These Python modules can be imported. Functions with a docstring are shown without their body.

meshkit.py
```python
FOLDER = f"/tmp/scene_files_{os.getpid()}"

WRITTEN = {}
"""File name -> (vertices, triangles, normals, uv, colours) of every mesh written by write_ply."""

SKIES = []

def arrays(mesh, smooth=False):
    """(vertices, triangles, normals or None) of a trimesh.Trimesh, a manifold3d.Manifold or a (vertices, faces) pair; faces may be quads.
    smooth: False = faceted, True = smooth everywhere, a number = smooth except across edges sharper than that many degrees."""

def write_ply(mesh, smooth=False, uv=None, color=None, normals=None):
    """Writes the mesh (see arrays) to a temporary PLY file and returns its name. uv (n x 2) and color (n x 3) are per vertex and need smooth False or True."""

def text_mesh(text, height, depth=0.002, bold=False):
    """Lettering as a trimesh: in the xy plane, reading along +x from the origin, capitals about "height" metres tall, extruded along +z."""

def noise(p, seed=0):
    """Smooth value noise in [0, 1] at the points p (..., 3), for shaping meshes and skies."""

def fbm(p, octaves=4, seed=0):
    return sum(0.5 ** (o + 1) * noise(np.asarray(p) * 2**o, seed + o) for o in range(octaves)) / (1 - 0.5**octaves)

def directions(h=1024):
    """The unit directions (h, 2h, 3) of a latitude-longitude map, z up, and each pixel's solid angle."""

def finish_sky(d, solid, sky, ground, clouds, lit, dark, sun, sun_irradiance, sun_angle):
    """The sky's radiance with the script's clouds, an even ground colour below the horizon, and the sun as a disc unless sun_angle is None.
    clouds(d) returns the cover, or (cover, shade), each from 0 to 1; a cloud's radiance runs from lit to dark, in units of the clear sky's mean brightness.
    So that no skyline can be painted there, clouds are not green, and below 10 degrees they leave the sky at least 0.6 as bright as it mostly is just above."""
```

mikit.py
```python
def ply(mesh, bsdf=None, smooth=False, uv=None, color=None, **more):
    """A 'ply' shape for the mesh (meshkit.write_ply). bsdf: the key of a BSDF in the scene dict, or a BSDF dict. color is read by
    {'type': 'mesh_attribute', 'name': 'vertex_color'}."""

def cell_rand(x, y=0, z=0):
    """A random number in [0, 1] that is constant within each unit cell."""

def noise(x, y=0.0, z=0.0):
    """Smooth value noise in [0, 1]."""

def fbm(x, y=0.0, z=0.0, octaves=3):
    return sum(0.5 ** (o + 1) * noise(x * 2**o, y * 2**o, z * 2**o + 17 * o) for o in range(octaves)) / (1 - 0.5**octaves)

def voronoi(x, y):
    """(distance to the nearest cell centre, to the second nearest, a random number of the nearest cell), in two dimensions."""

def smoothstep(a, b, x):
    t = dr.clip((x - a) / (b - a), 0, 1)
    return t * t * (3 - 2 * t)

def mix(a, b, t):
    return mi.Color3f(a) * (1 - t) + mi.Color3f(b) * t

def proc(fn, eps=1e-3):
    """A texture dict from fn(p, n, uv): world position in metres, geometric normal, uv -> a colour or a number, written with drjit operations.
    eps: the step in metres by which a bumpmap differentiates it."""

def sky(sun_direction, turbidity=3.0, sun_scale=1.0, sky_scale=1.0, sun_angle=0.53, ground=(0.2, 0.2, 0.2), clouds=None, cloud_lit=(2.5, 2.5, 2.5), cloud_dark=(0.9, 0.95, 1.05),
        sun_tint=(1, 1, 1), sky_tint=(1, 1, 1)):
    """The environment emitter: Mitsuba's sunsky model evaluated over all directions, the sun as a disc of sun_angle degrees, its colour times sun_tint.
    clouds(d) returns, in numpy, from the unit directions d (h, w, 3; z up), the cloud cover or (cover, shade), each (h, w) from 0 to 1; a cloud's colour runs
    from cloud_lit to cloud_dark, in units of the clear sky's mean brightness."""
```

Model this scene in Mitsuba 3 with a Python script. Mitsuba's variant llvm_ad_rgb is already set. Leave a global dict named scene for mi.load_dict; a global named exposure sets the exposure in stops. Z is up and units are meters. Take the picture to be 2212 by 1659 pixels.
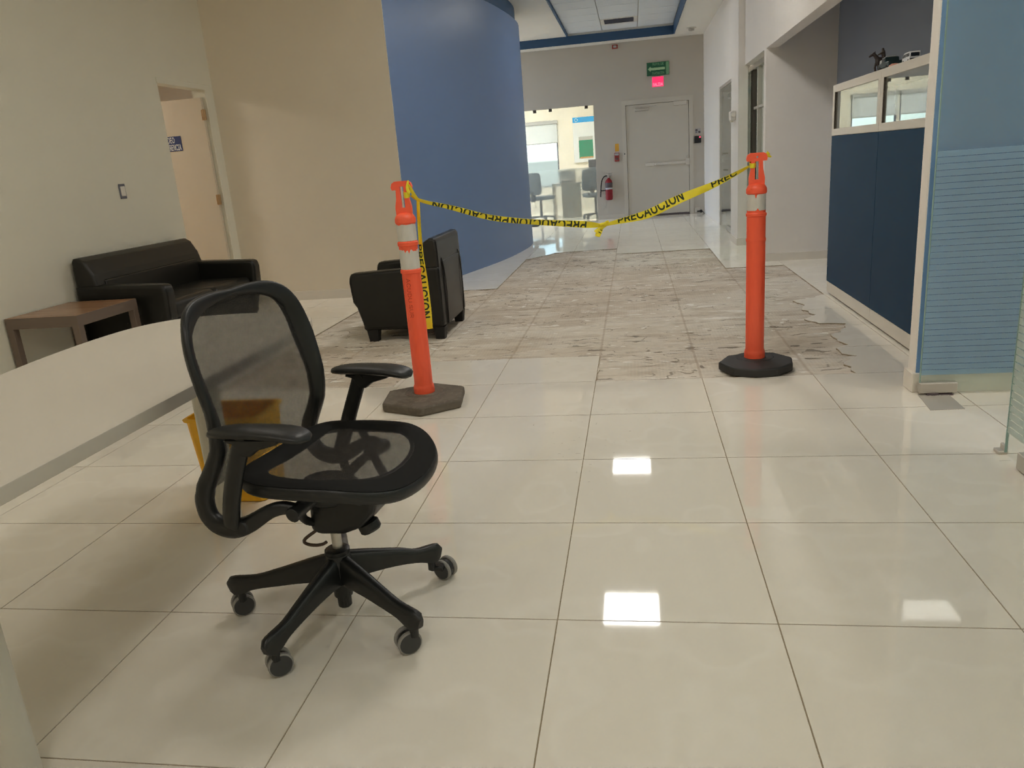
import math, random
import numpy as np
import trimesh
import drjit as dr
import mitsuba as mi
import mikit, meshkit
import shapely
from shapely.geometry import Polygon, box as sbox, Point
from shapely.ops import unary_union
from scipy.interpolate import CubicSpline, PchipInterpolator

T = mi.ScalarTransform4f
RNG = np.random.default_rng(7)
random.seed(7)
PI = math.pi
scene, labels = {}, {}

# ------------------------------------------------------------------ camera, sky, lamps, exposure
CAM = np.array([0.8492, -1.8837, 1.2481])
YAW, PITCH, ROLL, F = -0.1716, -0.2795, -0.0788, 1653.8


def cam_axes():
    cy, sy, cp, sp = math.cos(YAW), math.sin(YAW), math.cos(PITCH), math.sin(PITCH)
    f = np.array([sy * cp, cy * cp, sp])
    r0 = np.array([cy, -sy, 0.0])
    u0 = np.cross(r0, f)
    c, s = math.cos(ROLL), math.sin(ROLL)
    return c * r0 + s * u0, -s * r0 + c * u0, f


_r, _u, _f = cam_axes()
scene['camera'] = {'type': 'perspective', 'fov': math.degrees(2 * math.atan(1106 / F)), 'fov_axis': 'x', 'near_clip': 0.02, 'far_clip': 200.0,
                   'to_world': T().look_at(origin=CAM.tolist(), target=(CAM + _f).tolist(), up=_u.tolist())}
scene['sky'] = mikit.sky((-0.35, -0.75, 0.75), turbidity=4.0, sky_scale=14.0, sun_scale=6.0, sky_tint=(1.1, 1.0, 0.92), ground=(0.35, 0.36, 0.34))
exposure = 0.0

LAMP = 21.0                       # radiance of the ceiling panels
WARM = (1.0, 0.95, 0.87)
COOL = (1.0, 0.975, 0.93)
# (x, y, z of the luminous face, colour, strength, size)
LAMPS = [(0.69, 9.52, 3.485, COOL, 0.85, 0.60), (0.69, 5.49, 3.485, COOL, 1.75, 0.60), (0.69, 1.45, 3.485, WARM, 1.1, 0.60), (0.69, -2.6, 3.485, WARM, 1.0, 0.60),
         (-1.6, 1.6, 3.445, WARM, 0.34, 0.60), (-1.6, -2.2, 3.445, WARM, 0.6, 0.60),
         (3.55, -1.4, 3.3, WARM, 1.0, 0.60), (4.2, 0.6, 3.3, WARM, 1.0, 0.60),
         (-4.9, 4.6, 2.59, (1.0, 0.92, 0.83), 1.0, 0.60),
         (-1.2, 15.9, 3.0, COOL, 2.8, 0.60), (-2.8, 15.9, 3.0, COOL, 2.0, 0.60),
         (3.6, 8.1, 3.3, COOL, 0.9, 0.60), (3.6, 11.6, 3.3, COOL, 0.4, 0.60)]


def srgb(r, g, b):
    c = np.array([r, g, b]) / 255.0
    return np.where(c <= 0.04045, c / 12.92, ((c + 0.055) / 1.055) ** 2.4).tolist()


def rgb(c):
    return {'type': 'rgb', 'value': list(map(float, c))}


# ------------------------------------------------------------------ materials
def mat(name, base, rough=0.5, spec=0.5, metallic=0.0, two=True, **more):
    b = {'type': 'principled', 'base_color': base if isinstance(base, dict) else rgb(base), 'roughness': rough, 'specular': spec, 'metallic': metallic, **more}
    scene['mat_' + name] = {'type': 'twosided', 'b': b} if two else b
    return 'mat_' + name


def paint(name, c, rough=0.55, amount=0.03, spec=0.35):
    c = np.array(c)

    def fn(p, n, uv, c=c):
        v = mikit.fbm(p.x * 1.1 + 3, p.y * 1.1, p.z * 1.1) - 0.5
        return mi.Color3f(c.tolist()) * (1 + v * 2 * amount)
    return mat(name, mikit.proc(fn), rough, spec)


def tile_color(p, n, uv):
    cell = mikit.cell_rand(dr.floor(p.x / 0.6), dr.floor(p.y / 0.6), 3)
    m = mikit.fbm(p.x * 2.3 + cell * 9, p.y * 2.3, 0.5, 4)
    vein = mikit.smoothstep(0.46, 0.5, m) * (1 - mikit.smoothstep(0.5, 0.56, m))
    speck = mikit.smoothstep(0.95, 0.97, mikit.noise(p.x * 55, p.y * 55, 4)) * mikit.smoothstep(0.6, 0.8, mikit.noise(p.x * 1.7, p.y * 1.7, 9))
    c = mikit.mix(srgb(221, 215, 203), srgb(227, 221, 208), m)
    c = mikit.mix(c, srgb(230, 225, 214), vein * 0.5) * (0.985 + 0.03 * cell)
    return mikit.mix(c, srgb(150, 140, 120), speck * 0.35)


def mortar_color(p, n, uv):
    big = mikit.fbm(p.x * 1.3, p.y * 1.3, 2.0, 3)
    streak = mikit.fbm(p.x * 4 + 2 * big, p.y * 11, 7.0, 3)
    fine = mikit.fbm(p.x * 34, p.y * 60, 1.0, 2)
    wob = mikit.noise(p.x * 3, p.y * 3)
    chip = mikit.noise(p.x * 11 + 4 * wob, p.y * 30, 3)
    patch = mikit.smoothstep(0.50, 0.62, mikit.noise(p.x * 2.6, p.y * 5.5, 5))
    line = dr.abs(mikit.fbm(p.x * 4.5 + wob, p.y * 15, 3.0, 2) - 0.5)
    crack = mikit.smoothstep(0.022, 0.008, line) * patch
    c = mikit.mix(srgb(190, 179, 164), srgb(204, 196, 183), mikit.smoothstep(0.35, 0.65, big))
    c = mikit.mix(c, srgb(210, 204, 194), mikit.smoothstep(0.54, 0.70, streak) * 0.4)
    c = mikit.mix(c, srgb(174, 161, 145), mikit.smoothstep(0.42, 0.30, streak) * 0.4)
    c = mikit.mix(c, srgb(228, 224, 216), mikit.smoothstep(0.87, 0.91, chip) * 0.85)
    c = mikit.mix(c, srgb(104, 92, 80), crack * 0.6)
    dash = mikit.noise(p.x * 9 + 3 * wob + 40, p.y * 46 + 5 * wob, 6) * (0.75 + 0.35 * mikit.noise(p.x * 2, p.y * 2, 8))
    c = mikit.mix(c, srgb(88, 76, 64), mikit.smoothstep(0.80, 0.86, dash) * 0.65)
    ridge = 0.5 + 0.5 * dr.sin(p.x * (2 * PI / 0.021))
    c = c * (1 - 0.05 * ridge * mikit.smoothstep(0.5, 0.6, mikit.noise(p.x * 2.2 + 5, p.y * 2.2, 2)))
    # faint print of the tiles that were lifted
    ex = dr.abs(p.x / 0.6 - dr.round(p.x / 0.6)) * 0.6
    ey = dr.abs(p.y / 0.6 - dr.round(p.y / 0.6)) * 0.6
    edge = mikit.smoothstep(0.012, 0.003, dr.minimum(ex, ey))
    c = mikit.mix(c, srgb(156, 138, 118), edge * 0.4)
    return c * (0.93 + 0.14 * fine)


def wood_color(p, n, uv):
    g = mikit.fbm(p.x * 3, p.y * 30, p.z * 30, 4)
    return mikit.mix(srgb(112, 80, 58), srgb(150, 116, 88), g)


def leather_bump(p, n, uv):
    a, b, r = mikit.voronoi((p.x + p.z * 0.7) * 260, (p.y + p.z * 0.6) * 260)
    return mikit.smoothstep(0.0, 0.35, b - a)


def rubber_color(p, n, uv):
    d = mikit.fbm(p.x * 18, p.y * 18, p.z * 18, 4)
    s = mikit.smoothstep(0.62, 0.72, mikit.noise(p.x * 60, p.y * 60, p.z * 60))
    return mikit.mix(mikit.mix(srgb(86, 80, 72), srgb(106, 99, 89), d), srgb(150, 140, 122), s * 0.12)


def orange_color(p, n, uv):
    d = mikit.fbm(p.x * 9, p.y * 9, p.z * 4, 4)
    return mikit.mix(srgb(244, 88, 56), srgb(250, 104, 70), d)


def band_color(p, n, uv):
    d = mikit.fbm(p.x * 25, p.y * 25, p.z * 12, 4)
    return mikit.mix(srgb(196, 192, 184), srgb(216, 213, 206), d)


mat('tile', mikit.proc(tile_color), 0.04, 0.46)
mat('grout', srgb(150, 138, 118), 0.9, 0.1)
mat('mortar', mikit.proc(mortar_color), 0.9, 0.15)
paint('wall_left', srgb(222, 219, 203))
paint('wall_back', srgb(226, 216, 198))
paint('wall_white', srgb(234, 229, 222))
paint('wall_far', srgb(200, 193, 181))
paint('wall_office', srgb(236, 230, 218))
paint('curve_blue', srgb(98, 123, 163), 0.4, 0.03, 0.5)
paint('partition_blue', srgb(116, 150, 190), 0.5)
paint('ceiling', srgb(232, 228, 218), 0.7)
paint('ceiling_tile', srgb(216, 220, 222), 0.8)
paint('niche', srgb(150, 160, 176), 0.6)
mat('fascia_blue', srgb(50, 84, 118), 0.5)
mat('baseboard', srgb(224, 218, 207), 0.4, 0.4)
mat('door_paint', srgb(206, 199, 186), 0.45)
mat('door_warm', srgb(206, 194, 174), 0.4)
mat('black_plastic', srgb(17, 19, 19), 0.42, 0.5)
mat('black_rubber', srgb(28, 28, 27), 0.6, 0.3)
mat('pad_black', srgb(24, 25, 25), 0.42, 0.5)
mat('border_black', srgb(24, 24, 23), 0.75, 0.15)
mat('mesh_black', srgb(36, 33, 30), 0.6, 0.3)
mat('caster_face', srgb(48, 49, 50), 0.5)
mat('caster_tyre', srgb(128, 126, 122), 0.6)
mat('steel', srgb(190, 186, 178), 0.3, 0.5, 0.85)
mat('dull_steel', srgb(186, 181, 172), 0.42, 0.5, 0.35)
mat('brass', srgb(170, 142, 108), 0.4, 0.5, 0.7)
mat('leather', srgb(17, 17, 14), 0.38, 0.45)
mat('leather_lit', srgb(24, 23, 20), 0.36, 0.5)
mat('piping', srgb(20, 20, 18), 0.3, 0.6)
mat('white_laminate', srgb(192, 185, 174), 0.36, 0.45)
mat('white_edge', srgb(196, 188, 172), 0.4, 0.4)
mat('leg_grey', srgb(190, 186, 174), 0.4, 0.5)
mat('wood', mikit.proc(wood_color), 0.28, 0.5)
mat('wood_frame', srgb(104, 90, 80), 0.5)
mat('yellow_plastic', srgb(232, 176, 32), 0.4, 0.5)
mat('orange', mikit.proc(orange_color), 0.42, 0.5)
mat('band', mikit.proc(band_color), 0.4, 0.5)
mat('marker', srgb(196, 64, 42), 0.6)
mat('rubber', mikit.proc(rubber_color), 0.75, 0.3)
mat('rubber_dark', srgb(46, 46, 46), 0.6, 0.35)
mat('tape', srgb(232, 214, 44), 0.35, 0.5)
mat('tape_ink', srgb(30, 40, 14), 0.45)
mat('navy', srgb(22, 58, 86), 0.5, 0.12)
mat('frame_cream', srgb(216, 209, 197), 0.4)
mat('glass_edge', srgb(128, 158, 152), 0.2)
mat('dark_inside', srgb(62, 60, 58), 0.8)
mat('plate_grey', srgb(98, 100, 112), 0.45)
mat('white_plastic', srgb(220, 216, 206), 0.4)
mat('sign_blue', srgb(40, 52, 100), 0.5)
mat('sign_white', srgb(226, 224, 220), 0.5)
mat('sign_green', srgb(18, 92, 58), 0.4)
mat('sign_green_pale', srgb(110, 160, 120), 0.4)
mat('arrow_pale', srgb(170, 205, 160), 0.5)
mat('red_paint', srgb(140, 28, 38), 0.4, 0.4)
mat('red_dull', srgb(150, 60, 56), 0.5)
mat('yellow_card', srgb(222, 168, 60), 0.5)
mat('dark_label', srgb(84, 74, 78), 0.5)
mat('silver_label', srgb(190, 190, 196), 0.5)
mat('black_matt', srgb(22, 22, 22), 0.6)
mat('poster_blue', srgb(30, 150, 214), 0.5)
mat('poster_white', srgb(226, 230, 234), 0.5)
mat('poster_green', srgb(40, 128, 100), 0.5)
mat('poster_grey', srgb(176, 176, 176), 0.5)
mat('poster_tan', srgb(190, 150, 100), 0.5)
mat('gray_fabric', srgb(96, 106, 116), 0.8)
mat('bronze', srgb(58, 50, 48), 0.45, 0.5)
mat('silver_model', srgb(168, 172, 172), 0.3)
mat('green_model', srgb(34, 50, 50), 0.35)
mat('peach', srgb(212, 152, 130), 0.6)
mat('white_model', srgb(222, 224, 226), 0.3)
mat('model_glass', srgb(36, 40, 44), 0.15)
mat('brown_cable', srgb(66, 50, 40), 0.5)
mat('dark_trim', srgb(66, 58, 50), 0.5)
scene['mat_glass'] = {'type': 'thindielectric', 'int_ior': 1.5, 'ext_ior': 1.0, 'specular_transmittance': rgb((0.93, 0.97, 0.955))}
scene['mat_glass_dark'] = {'type': 'thindielectric', 'int_ior': 1.5, 'ext_ior': 1.0, 'specular_transmittance': rgb((0.62, 0.72, 0.69))}
scene['mat_film'] = {'type': 'principledthin', 'base_color': rgb((0.70, 0.87, 0.97)), 'roughness': 0.3, 'spec_trans': 0.55, 'diff_trans': 1.0, 'eta': 1.3}
scene['mat_film_far'] = {'type': 'principledthin', 'base_color': rgb((0.93, 0.95, 0.95)), 'roughness': 0.12, 'spec_trans': 0.82, 'diff_trans': 1.0, 'eta': 1.3}
scene['mat_film_pale'] = {'type': 'principledthin', 'base_color': rgb((0.88, 0.93, 0.90)), 'roughness': 0.3, 'spec_trans': 0.6, 'diff_trans': 1.0, 'eta': 1.3}
scene['mat_blind'] = {'type': 'principledthin', 'base_color': rgb((0.86, 0.87, 0.87)), 'roughness': 0.8, 'spec_trans': 0.0, 'diff_trans': 0.8, 'eta': 1.3}

# ------------------------------------------------------------------ mesh helpers
USED = {}


def numbered(key):
    n = USED.get(key, -1) + 1
    USED[key] = n
    return key if n == 0 else f'{key}_{n:03d}'


def obj(name, mesh, m, parent=None, smooth=False, **more):
    """One scene entry from a mesh; smooth is an angle or a flag."""
    key = numbered(name if parent is None else parent + '__' + name)
    scene[key] = mikit.ply(mesh, m, smooth=smooth, **more)
    return key


def thing(name, label, cat, group=None):
    key = numbered(name)
    labels[key] = {'label': label, 'category': cat}
    if group:
        labels[key]['group'] = group
    return key


def tag(key, label, cat, group=None):
    labels[key] = {'label': label, 'category': cat}
    if group:
        labels[key]['group'] = group
    return key


def plabel(key, label):
    labels[key] = {'label': label}


def struct(name, mesh, m, smooth=False, label=None):
    key = obj(name, mesh, m, None, smooth)
    labels[key] = {'kind': 'structure'}
    if label:
        labels[key]['label'] = label
    return key


def cat(*ms):
    ms = [x for x in ms if x is not None]
    return trimesh.util.concatenate(ms)


def cube(x0, x1, y0, y1, z0, z1, b=0.0):
    """A box with chamfered edges."""
    lo, hi = np.minimum([x0, y0, z0], [x1, y1, z1]), np.maximum([x0, y0, z0], [x1, y1, z1])
    if b <= 0:
        m = trimesh.creation.box(hi - lo)
        m.apply_translation((lo + hi) / 2)
        return m
    b = min(b, 0.45 * (hi - lo).min())
    pts = []
    for s in np.ndindex(2, 2, 2):
        c = np.where(np.array(s) == 1, hi, lo)
        d = np.where(np.array(s) == 1, -b, b)
        for k in range(3):
            q = c + d
            q[k] = c[k]
            pts.append(q)
    return trimesh.Trimesh(pts, []).convex_hull


def xf(m, rotz=0.0, t=(0, 0, 0), rx=0.0, ry=0.0, about=(0, 0, 0)):
    m = m.copy()
    m.apply_translation(-np.array(about, float))
    if rx:
        m.apply_transform(trimesh.transformations.rotation_matrix(rx, [1, 0, 0]))
    if ry:
        m.apply_transform(trimesh.transformations.rotation_matrix(ry, [0, 1, 0]))
    if rotz:
        m.apply_transform(trimesh.transformations.rotation_matrix(rotz, [0, 0, 1]))
    m.apply_translation(np.array(about, float) + np.array(t, float))
    return m


def extr(poly, z0, z1):
    """A shapely polygon or multipolygon as a slab from z0 to z1."""
    out = []
    z0, z1 = min(z0, z1), max(z0, z1)
    for g in getattr(poly, 'geoms', [poly]):
        if g.area > 1e-8:
            m = trimesh.creation.extrude_polygon(g, z1 - z0, engine='earcut')
            m.apply_translation([0, 0, z0])
            out.append(m)
    return cat(*out)


def wall(p0, p1, thick, z0, z1, holes=()):
    """A straight wall from p0 to p1 (its visible face on that line, thickness to the right of the direction), holes (s0, s1, z0, z1)."""
    p0, p1 = np.array(p0, float), np.array(p1, float)
    L = np.linalg.norm(p1 - p0)
    d = (p1 - p0) / L
    n = np.array([d[1], -d[0]])
    g = sbox(0, z0, L, z1)
    for h in holes:
        g = g.difference(sbox(h[0], h[2], h[1], h[3]))
    m = extr(g, 0, thick)
    v = np.array(m.vertices)
    m.vertices = np.column_stack([p0[0] + v[:, 0] * d[0] + v[:, 2] * n[0], p0[1] + v[:, 0] * d[1] + v[:, 2] * n[1], v[:, 1]])
    m.fix_normals()
    return m


def catmull(pts, n):
    pts = np.array(pts, float)
    t = np.r_[0, np.cumsum(np.linalg.norm(np.diff(pts, axis=0), axis=1) ** 0.7)]
    return CubicSpline(t, pts)(np.linspace(0, t[-1], n))


def sweep(path, sec, up=(0, 0, 1), closed=False, scale=None, cap=True):
    """A section (k x 2: along side, along up) swept along a path; scale: per station a factor or (side, up)."""
    path = np.array(path, float)
    sec = np.array(sec, float)
    n, k = len(path), len(sec)
    if closed:
        t = np.roll(path, -1, 0) - np.roll(path, 1, 0)
    else:
        t = np.gradient(path, axis=0)
    t /= np.linalg.norm(t, axis=1, keepdims=True) + 1e-12
    ups = np.broadcast_to(np.array(up, float), (n, 3))
    side = np.cross(t, ups)
    side /= np.linalg.norm(side, axis=1, keepdims=True) + 1e-12
    vup = np.cross(side, t)
    s = np.ones((n, 2)) if scale is None else np.broadcast_to(np.array(scale, float).reshape(n, -1), (n, 2))
    v = path[:, None] + side[:, None] * (sec[None, :, :1] * s[:, None, :1]) + vup[:, None] * (sec[None, :, 1:] * s[:, None, 1:])
    i = np.arange(n if closed else n - 1)[:, None]
    j = np.arange(k)[None]
    a, b = i * k + j, i * k + (j + 1) % k
    c, d = ((i + 1) % n) * k + (j + 1) % k, ((i + 1) % n) * k + j
    q = np.stack([a, b, c, d], -1).reshape(-1, 4)
    f = np.vstack([q[:, [0, 2, 1]], q[:, [0, 3, 2]]])
    v = v.reshape(-1, 3)
    if not closed and cap:
        v = np.vstack([v, path[0], path[-1]])
        e = np.arange(k)
        f = np.vstack([f, np.column_stack([np.full(k, n * k), e, (e + 1) % k]), np.column_stack([np.full(k, n * k + 1), (n - 1) * k + (e + 1) % k, (n - 1) * k + e])])
    m = trimesh.Trimesh(v, f, process=False)
    if m.volume < 0:
        m.invert()
    return m


def circle(r, k=12, r2=None):
    a = np.arange(k) * 2 * PI / k
    return np.column_stack([r * np.cos(a), (r2 or r) * np.sin(a)])


def rrect(w, h, r, k=4):
    """A rounded rectangle as a point list, w x h."""
    out = []
    for cx, cy, a0 in ((w / 2 - r, h / 2 - r, 0), (-w / 2 + r, h / 2 - r, 90), (-w / 2 + r, -h / 2 + r, 180), (w / 2 - r, -h / 2 + r, 270)):
        for q in range(k + 1):
            a = math.radians(a0 + 90 * q / k)
            out.append((cx + r * math.cos(a), cy + r * math.sin(a)))
    return np.array(out)


def tube(pts, r, k=10, n=None, up=(0, 0, 1)):
    p = catmull(pts, n) if n else np.array(pts, float)
    return sweep(p, circle(1, k), up, scale=np.broadcast_to(np.array(r, float).reshape(-1, 1) if np.ndim(r) else [[r]], (len(p), 1)))


def lathe(prof, n=32):
    """A closed solid turned about z from (r, z) pairs, bottom to top."""
    prof = np.array(prof, float)
    a = np.arange(n) * 2 * PI / n
    k = len(prof)
    v = np.stack([prof[:, None, 0] * np.cos(a), prof[:, None, 0] * np.sin(a), np.broadcast_to(prof[:, None, 1], (k, n))], -1).reshape(-1, 3)
    i, j = np.meshgrid(np.arange(k - 1), np.arange(n), indexing='ij')
    q = np.stack([i * n + j, i * n + (j + 1) % n, (i + 1) * n + (j + 1) % n, (i + 1) * n + j], -1).reshape(-1, 4)
    f = np.vstack([q[:, [0, 1, 2]], q[:, [0, 2, 3]]])
    v = np.vstack([v, [0, 0, prof[0, 1]], [0, 0, prof[-1, 1]]])
    e = np.arange(n)
    f = np.vstack([f, np.column_stack([np.full(n, k * n), (e + 1) % n, e]), np.column_stack([np.full(n, k * n + 1), (k - 1) * n + e, (k - 1) * n + (e + 1) % n])])
    return trimesh.Trimesh(v, f, process=False)


def cyl(p0, p1, r, k=20, b=0.0):
    """A cylinder between two points with an optional bevel."""
    p0, p1 = np.array(p0, float), np.array(p1, float)
    d = p1 - p0
    L = np.linalg.norm(d)
    prof = [(r, 0), (r, L)] if b <= 0 else [(r - b, 0), (r, b), (r, L - b), (r - b, L)]
    m = lathe(prof, k)
    m.apply_transform(trimesh.geometry.align_vectors([0, 0, 1], d / L))
    m.apply_translation(p0)
    return m


def pillow(poly, t, r, steps=4, n=64):
    """A closed outline (k x 2) made a slab of thickness t (about z = 0) whose edges are rounded by r."""
    ring = np.array(Polygon(poly).exterior.coords)[:-1]
    if not shapely.LinearRing(ring).is_ccw:
        ring = ring[::-1]
    L = np.r_[0, np.cumsum(np.linalg.norm(np.diff(np.vstack([ring, ring[:1]]), axis=0), axis=1))]
    s = np.linspace(0, L[-1], n, endpoint=False)
    rr = np.vstack([ring, ring[:1]])
    p = np.column_stack([np.interp(s, L, rr[:, 0]), np.interp(s, L, rr[:, 1])])
    tg = np.roll(p, -1, 0) - np.roll(p, 1, 0)
    tg /= np.linalg.norm(tg, axis=1, keepdims=True)
    nrm = np.column_stack([-tg[:, 1], tg[:, 0]])
    lay = []
    for q in range(steps + 1):
        a = PI / 2 * q / steps
        lay.append((r * (1 - math.sin(a)), -t / 2 + r * (1 - math.cos(a))))
    lay = lay + [(i, -z) for i, z in lay[::-1]]
    v = np.vstack([np.column_stack([p + nrm * i, np.full(n, z)]) for i, z in lay])
    k = len(lay)
    i, j = np.meshgrid(np.arange(k - 1), np.arange(n), indexing='ij')
    q = np.stack([i * n + j, i * n + (j + 1) % n, (i + 1) * n + (j + 1) % n, (i + 1) * n + j], -1).reshape(-1, 4)
    f = [q[:, [0, 1, 2]], q[:, [0, 2, 3]]]
    _, cf = trimesh.creation.triangulate_polygon(Polygon(v[:n, :2]), engine='earcut')
    tv, tf = trimesh.creation.triangulate_polygon(Polygon(v[:n, :2]), engine='earcut')
    # map the triangulation's points back to ring indices
    idx = np.array([np.argmin(((v[:n, :2] - x) ** 2).sum(1)) for x in tv])
    tf = idx[tf]
    f += [tf[:, ::-1], tf + (k - 1) * n]
    m = trimesh.Trimesh(v, np.vstack(f), process=False)
    m.fix_normals()
    return m


def stand(m, how):
    """Turns a pillow (outline in xy, thickness along z): 'xz' stands the outline in the xz plane, 'yz' in the yz plane."""
    v = np.array(m.vertices)
    m = m.copy()
    m.vertices = np.column_stack([v[:, 0], -v[:, 2], v[:, 1]]) if how == 'xz' else np.column_stack([v[:, 2], v[:, 0], v[:, 1]])
    m.fix_normals()
    return m


def rounded(poly, r, q=6):
    return np.array(Polygon(poly).buffer(-r).buffer(r, quad_segs=q).exterior.coords)[:-1]


def text(s, h, depth=0.001, bold=True, width=None):
    m = meshkit.text_mesh(s, h, depth, bold)
    if width:
        b = m.bounds
        m.apply_scale([width / (b[1, 0] - b[0, 0]), 1, 1])
    m.apply_translation([-m.bounds[0, 0], 0, 0])
    return m


def face_y(m, x, y, z):
    """Lettering in xy turned to stand on a wall that faces -y, origin at (x, y, z)."""
    v = np.array(m.vertices)
    m = m.copy()
    m.vertices = np.column_stack([x + v[:, 0], y - v[:, 2], z + v[:, 1]])
    m.fix_normals()
    return m


# ------------------------------------------------------------------ floor
XL, YB, XR, YF, ZC = -3.36, 5.92, 2.25, 14.3, 3.33
blue_line = catmull([(-1.48, 5.93), (-1.205, 7.2), (-0.915, 8.42), (-0.815, 9.1), (-0.758, 9.75), (-0.765, 10.45), (-0.93, 11.05), (-1.35, 11.45), (-2.1, 11.65), (-3.45, 11.7)], 90)
blue_poly = Polygon(list(map(tuple, blue_line)) + [(-3.45, 5.93)]).buffer(0)
partition = sbox(2.2, 2.035, 6.0, 2.135)


def jag(pts, amp, step, seed):
    r = np.random.default_rng(seed)
    pts = np.array(pts, float)
    out = [pts[0]]
    for a, b in zip(pts[:-1], pts[1:]):
        n = max(1, int(np.linalg.norm(b - a) / step))
        for i in range(1, n + 1):
            q = a + (b - a) * i / n
            out.append(q + (r.normal(size=2) * amp if i < n else 0))
    return out


removed = Polygon(
    jag([(-1.8, 2.425), (-0.63, 2.425)], 0.004, 0.12, 1) + [(-0.62, 3.0), (0.0, 3.0), (0.6, 2.995)] + jag([(0.602, 2.9), (0.602, 2.41)], 0.006, 0.07, 2)
    + jag([(0.62, 2.405), (1.2, 2.402)], 0.005, 0.09, 3) + [(1.8, 2.4)]
    + jag([(2.03, 2.41), (2.01, 2.6), (2.13, 2.77), (2.06, 2.84), (2.06, 2.98), (2.15, 3.05), (2.11, 3.34), (2.2, 3.46), (2.29, 3.66), (2.12, 3.70), (2.05, 3.86), (2.16, 4.0), (2.10, 4.2), (2.16, 4.38), (2.11, 4.6), (2.3, 4.68), (2.4, 4.86)], 0.012, 0.05, 4)
    + [(2.4, 6.6), (1.8, 6.6), (1.8, 8.4), (0.6, 8.4), (0.6, 9.0), (0.14, 8.98), (-0.26, 8.92), (-0.35, 8.72), (-0.595, 8.36), (-0.6, 6.0), (-0.95, 6.0), (-1.5, 6.02), (-1.8, 6.0)])
removed = removed.buffer(0).difference(blue_poly.buffer(0.0))
floor_area = unary_union([sbox(XL, -4.4, 6.0, 14.4), sbox(-6.5, 2.6, XL, 7.6), sbox(-4.6, 14.3, 2.4, 17.7)])
tiled = floor_area.difference(removed)
floor_slab = extr(floor_area.buffer(0.2, join_style='mitre'), -0.16, -0.021)
struct('floor', floor_slab, 'mat_grout')
k_ = obj('grout', extr(tiled, -0.021, -0.0025), 'mat_grout', 'floor')
full_tile = mikit.ply(extr(sbox(-0.298, -0.298, 0.298, 0.298), -0.0115, 0.0), 'mat_tile')
far_tiles, near = [], []
hall = unary_union([sbox(XL, -4.4, 6.0, 14.4)])
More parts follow.
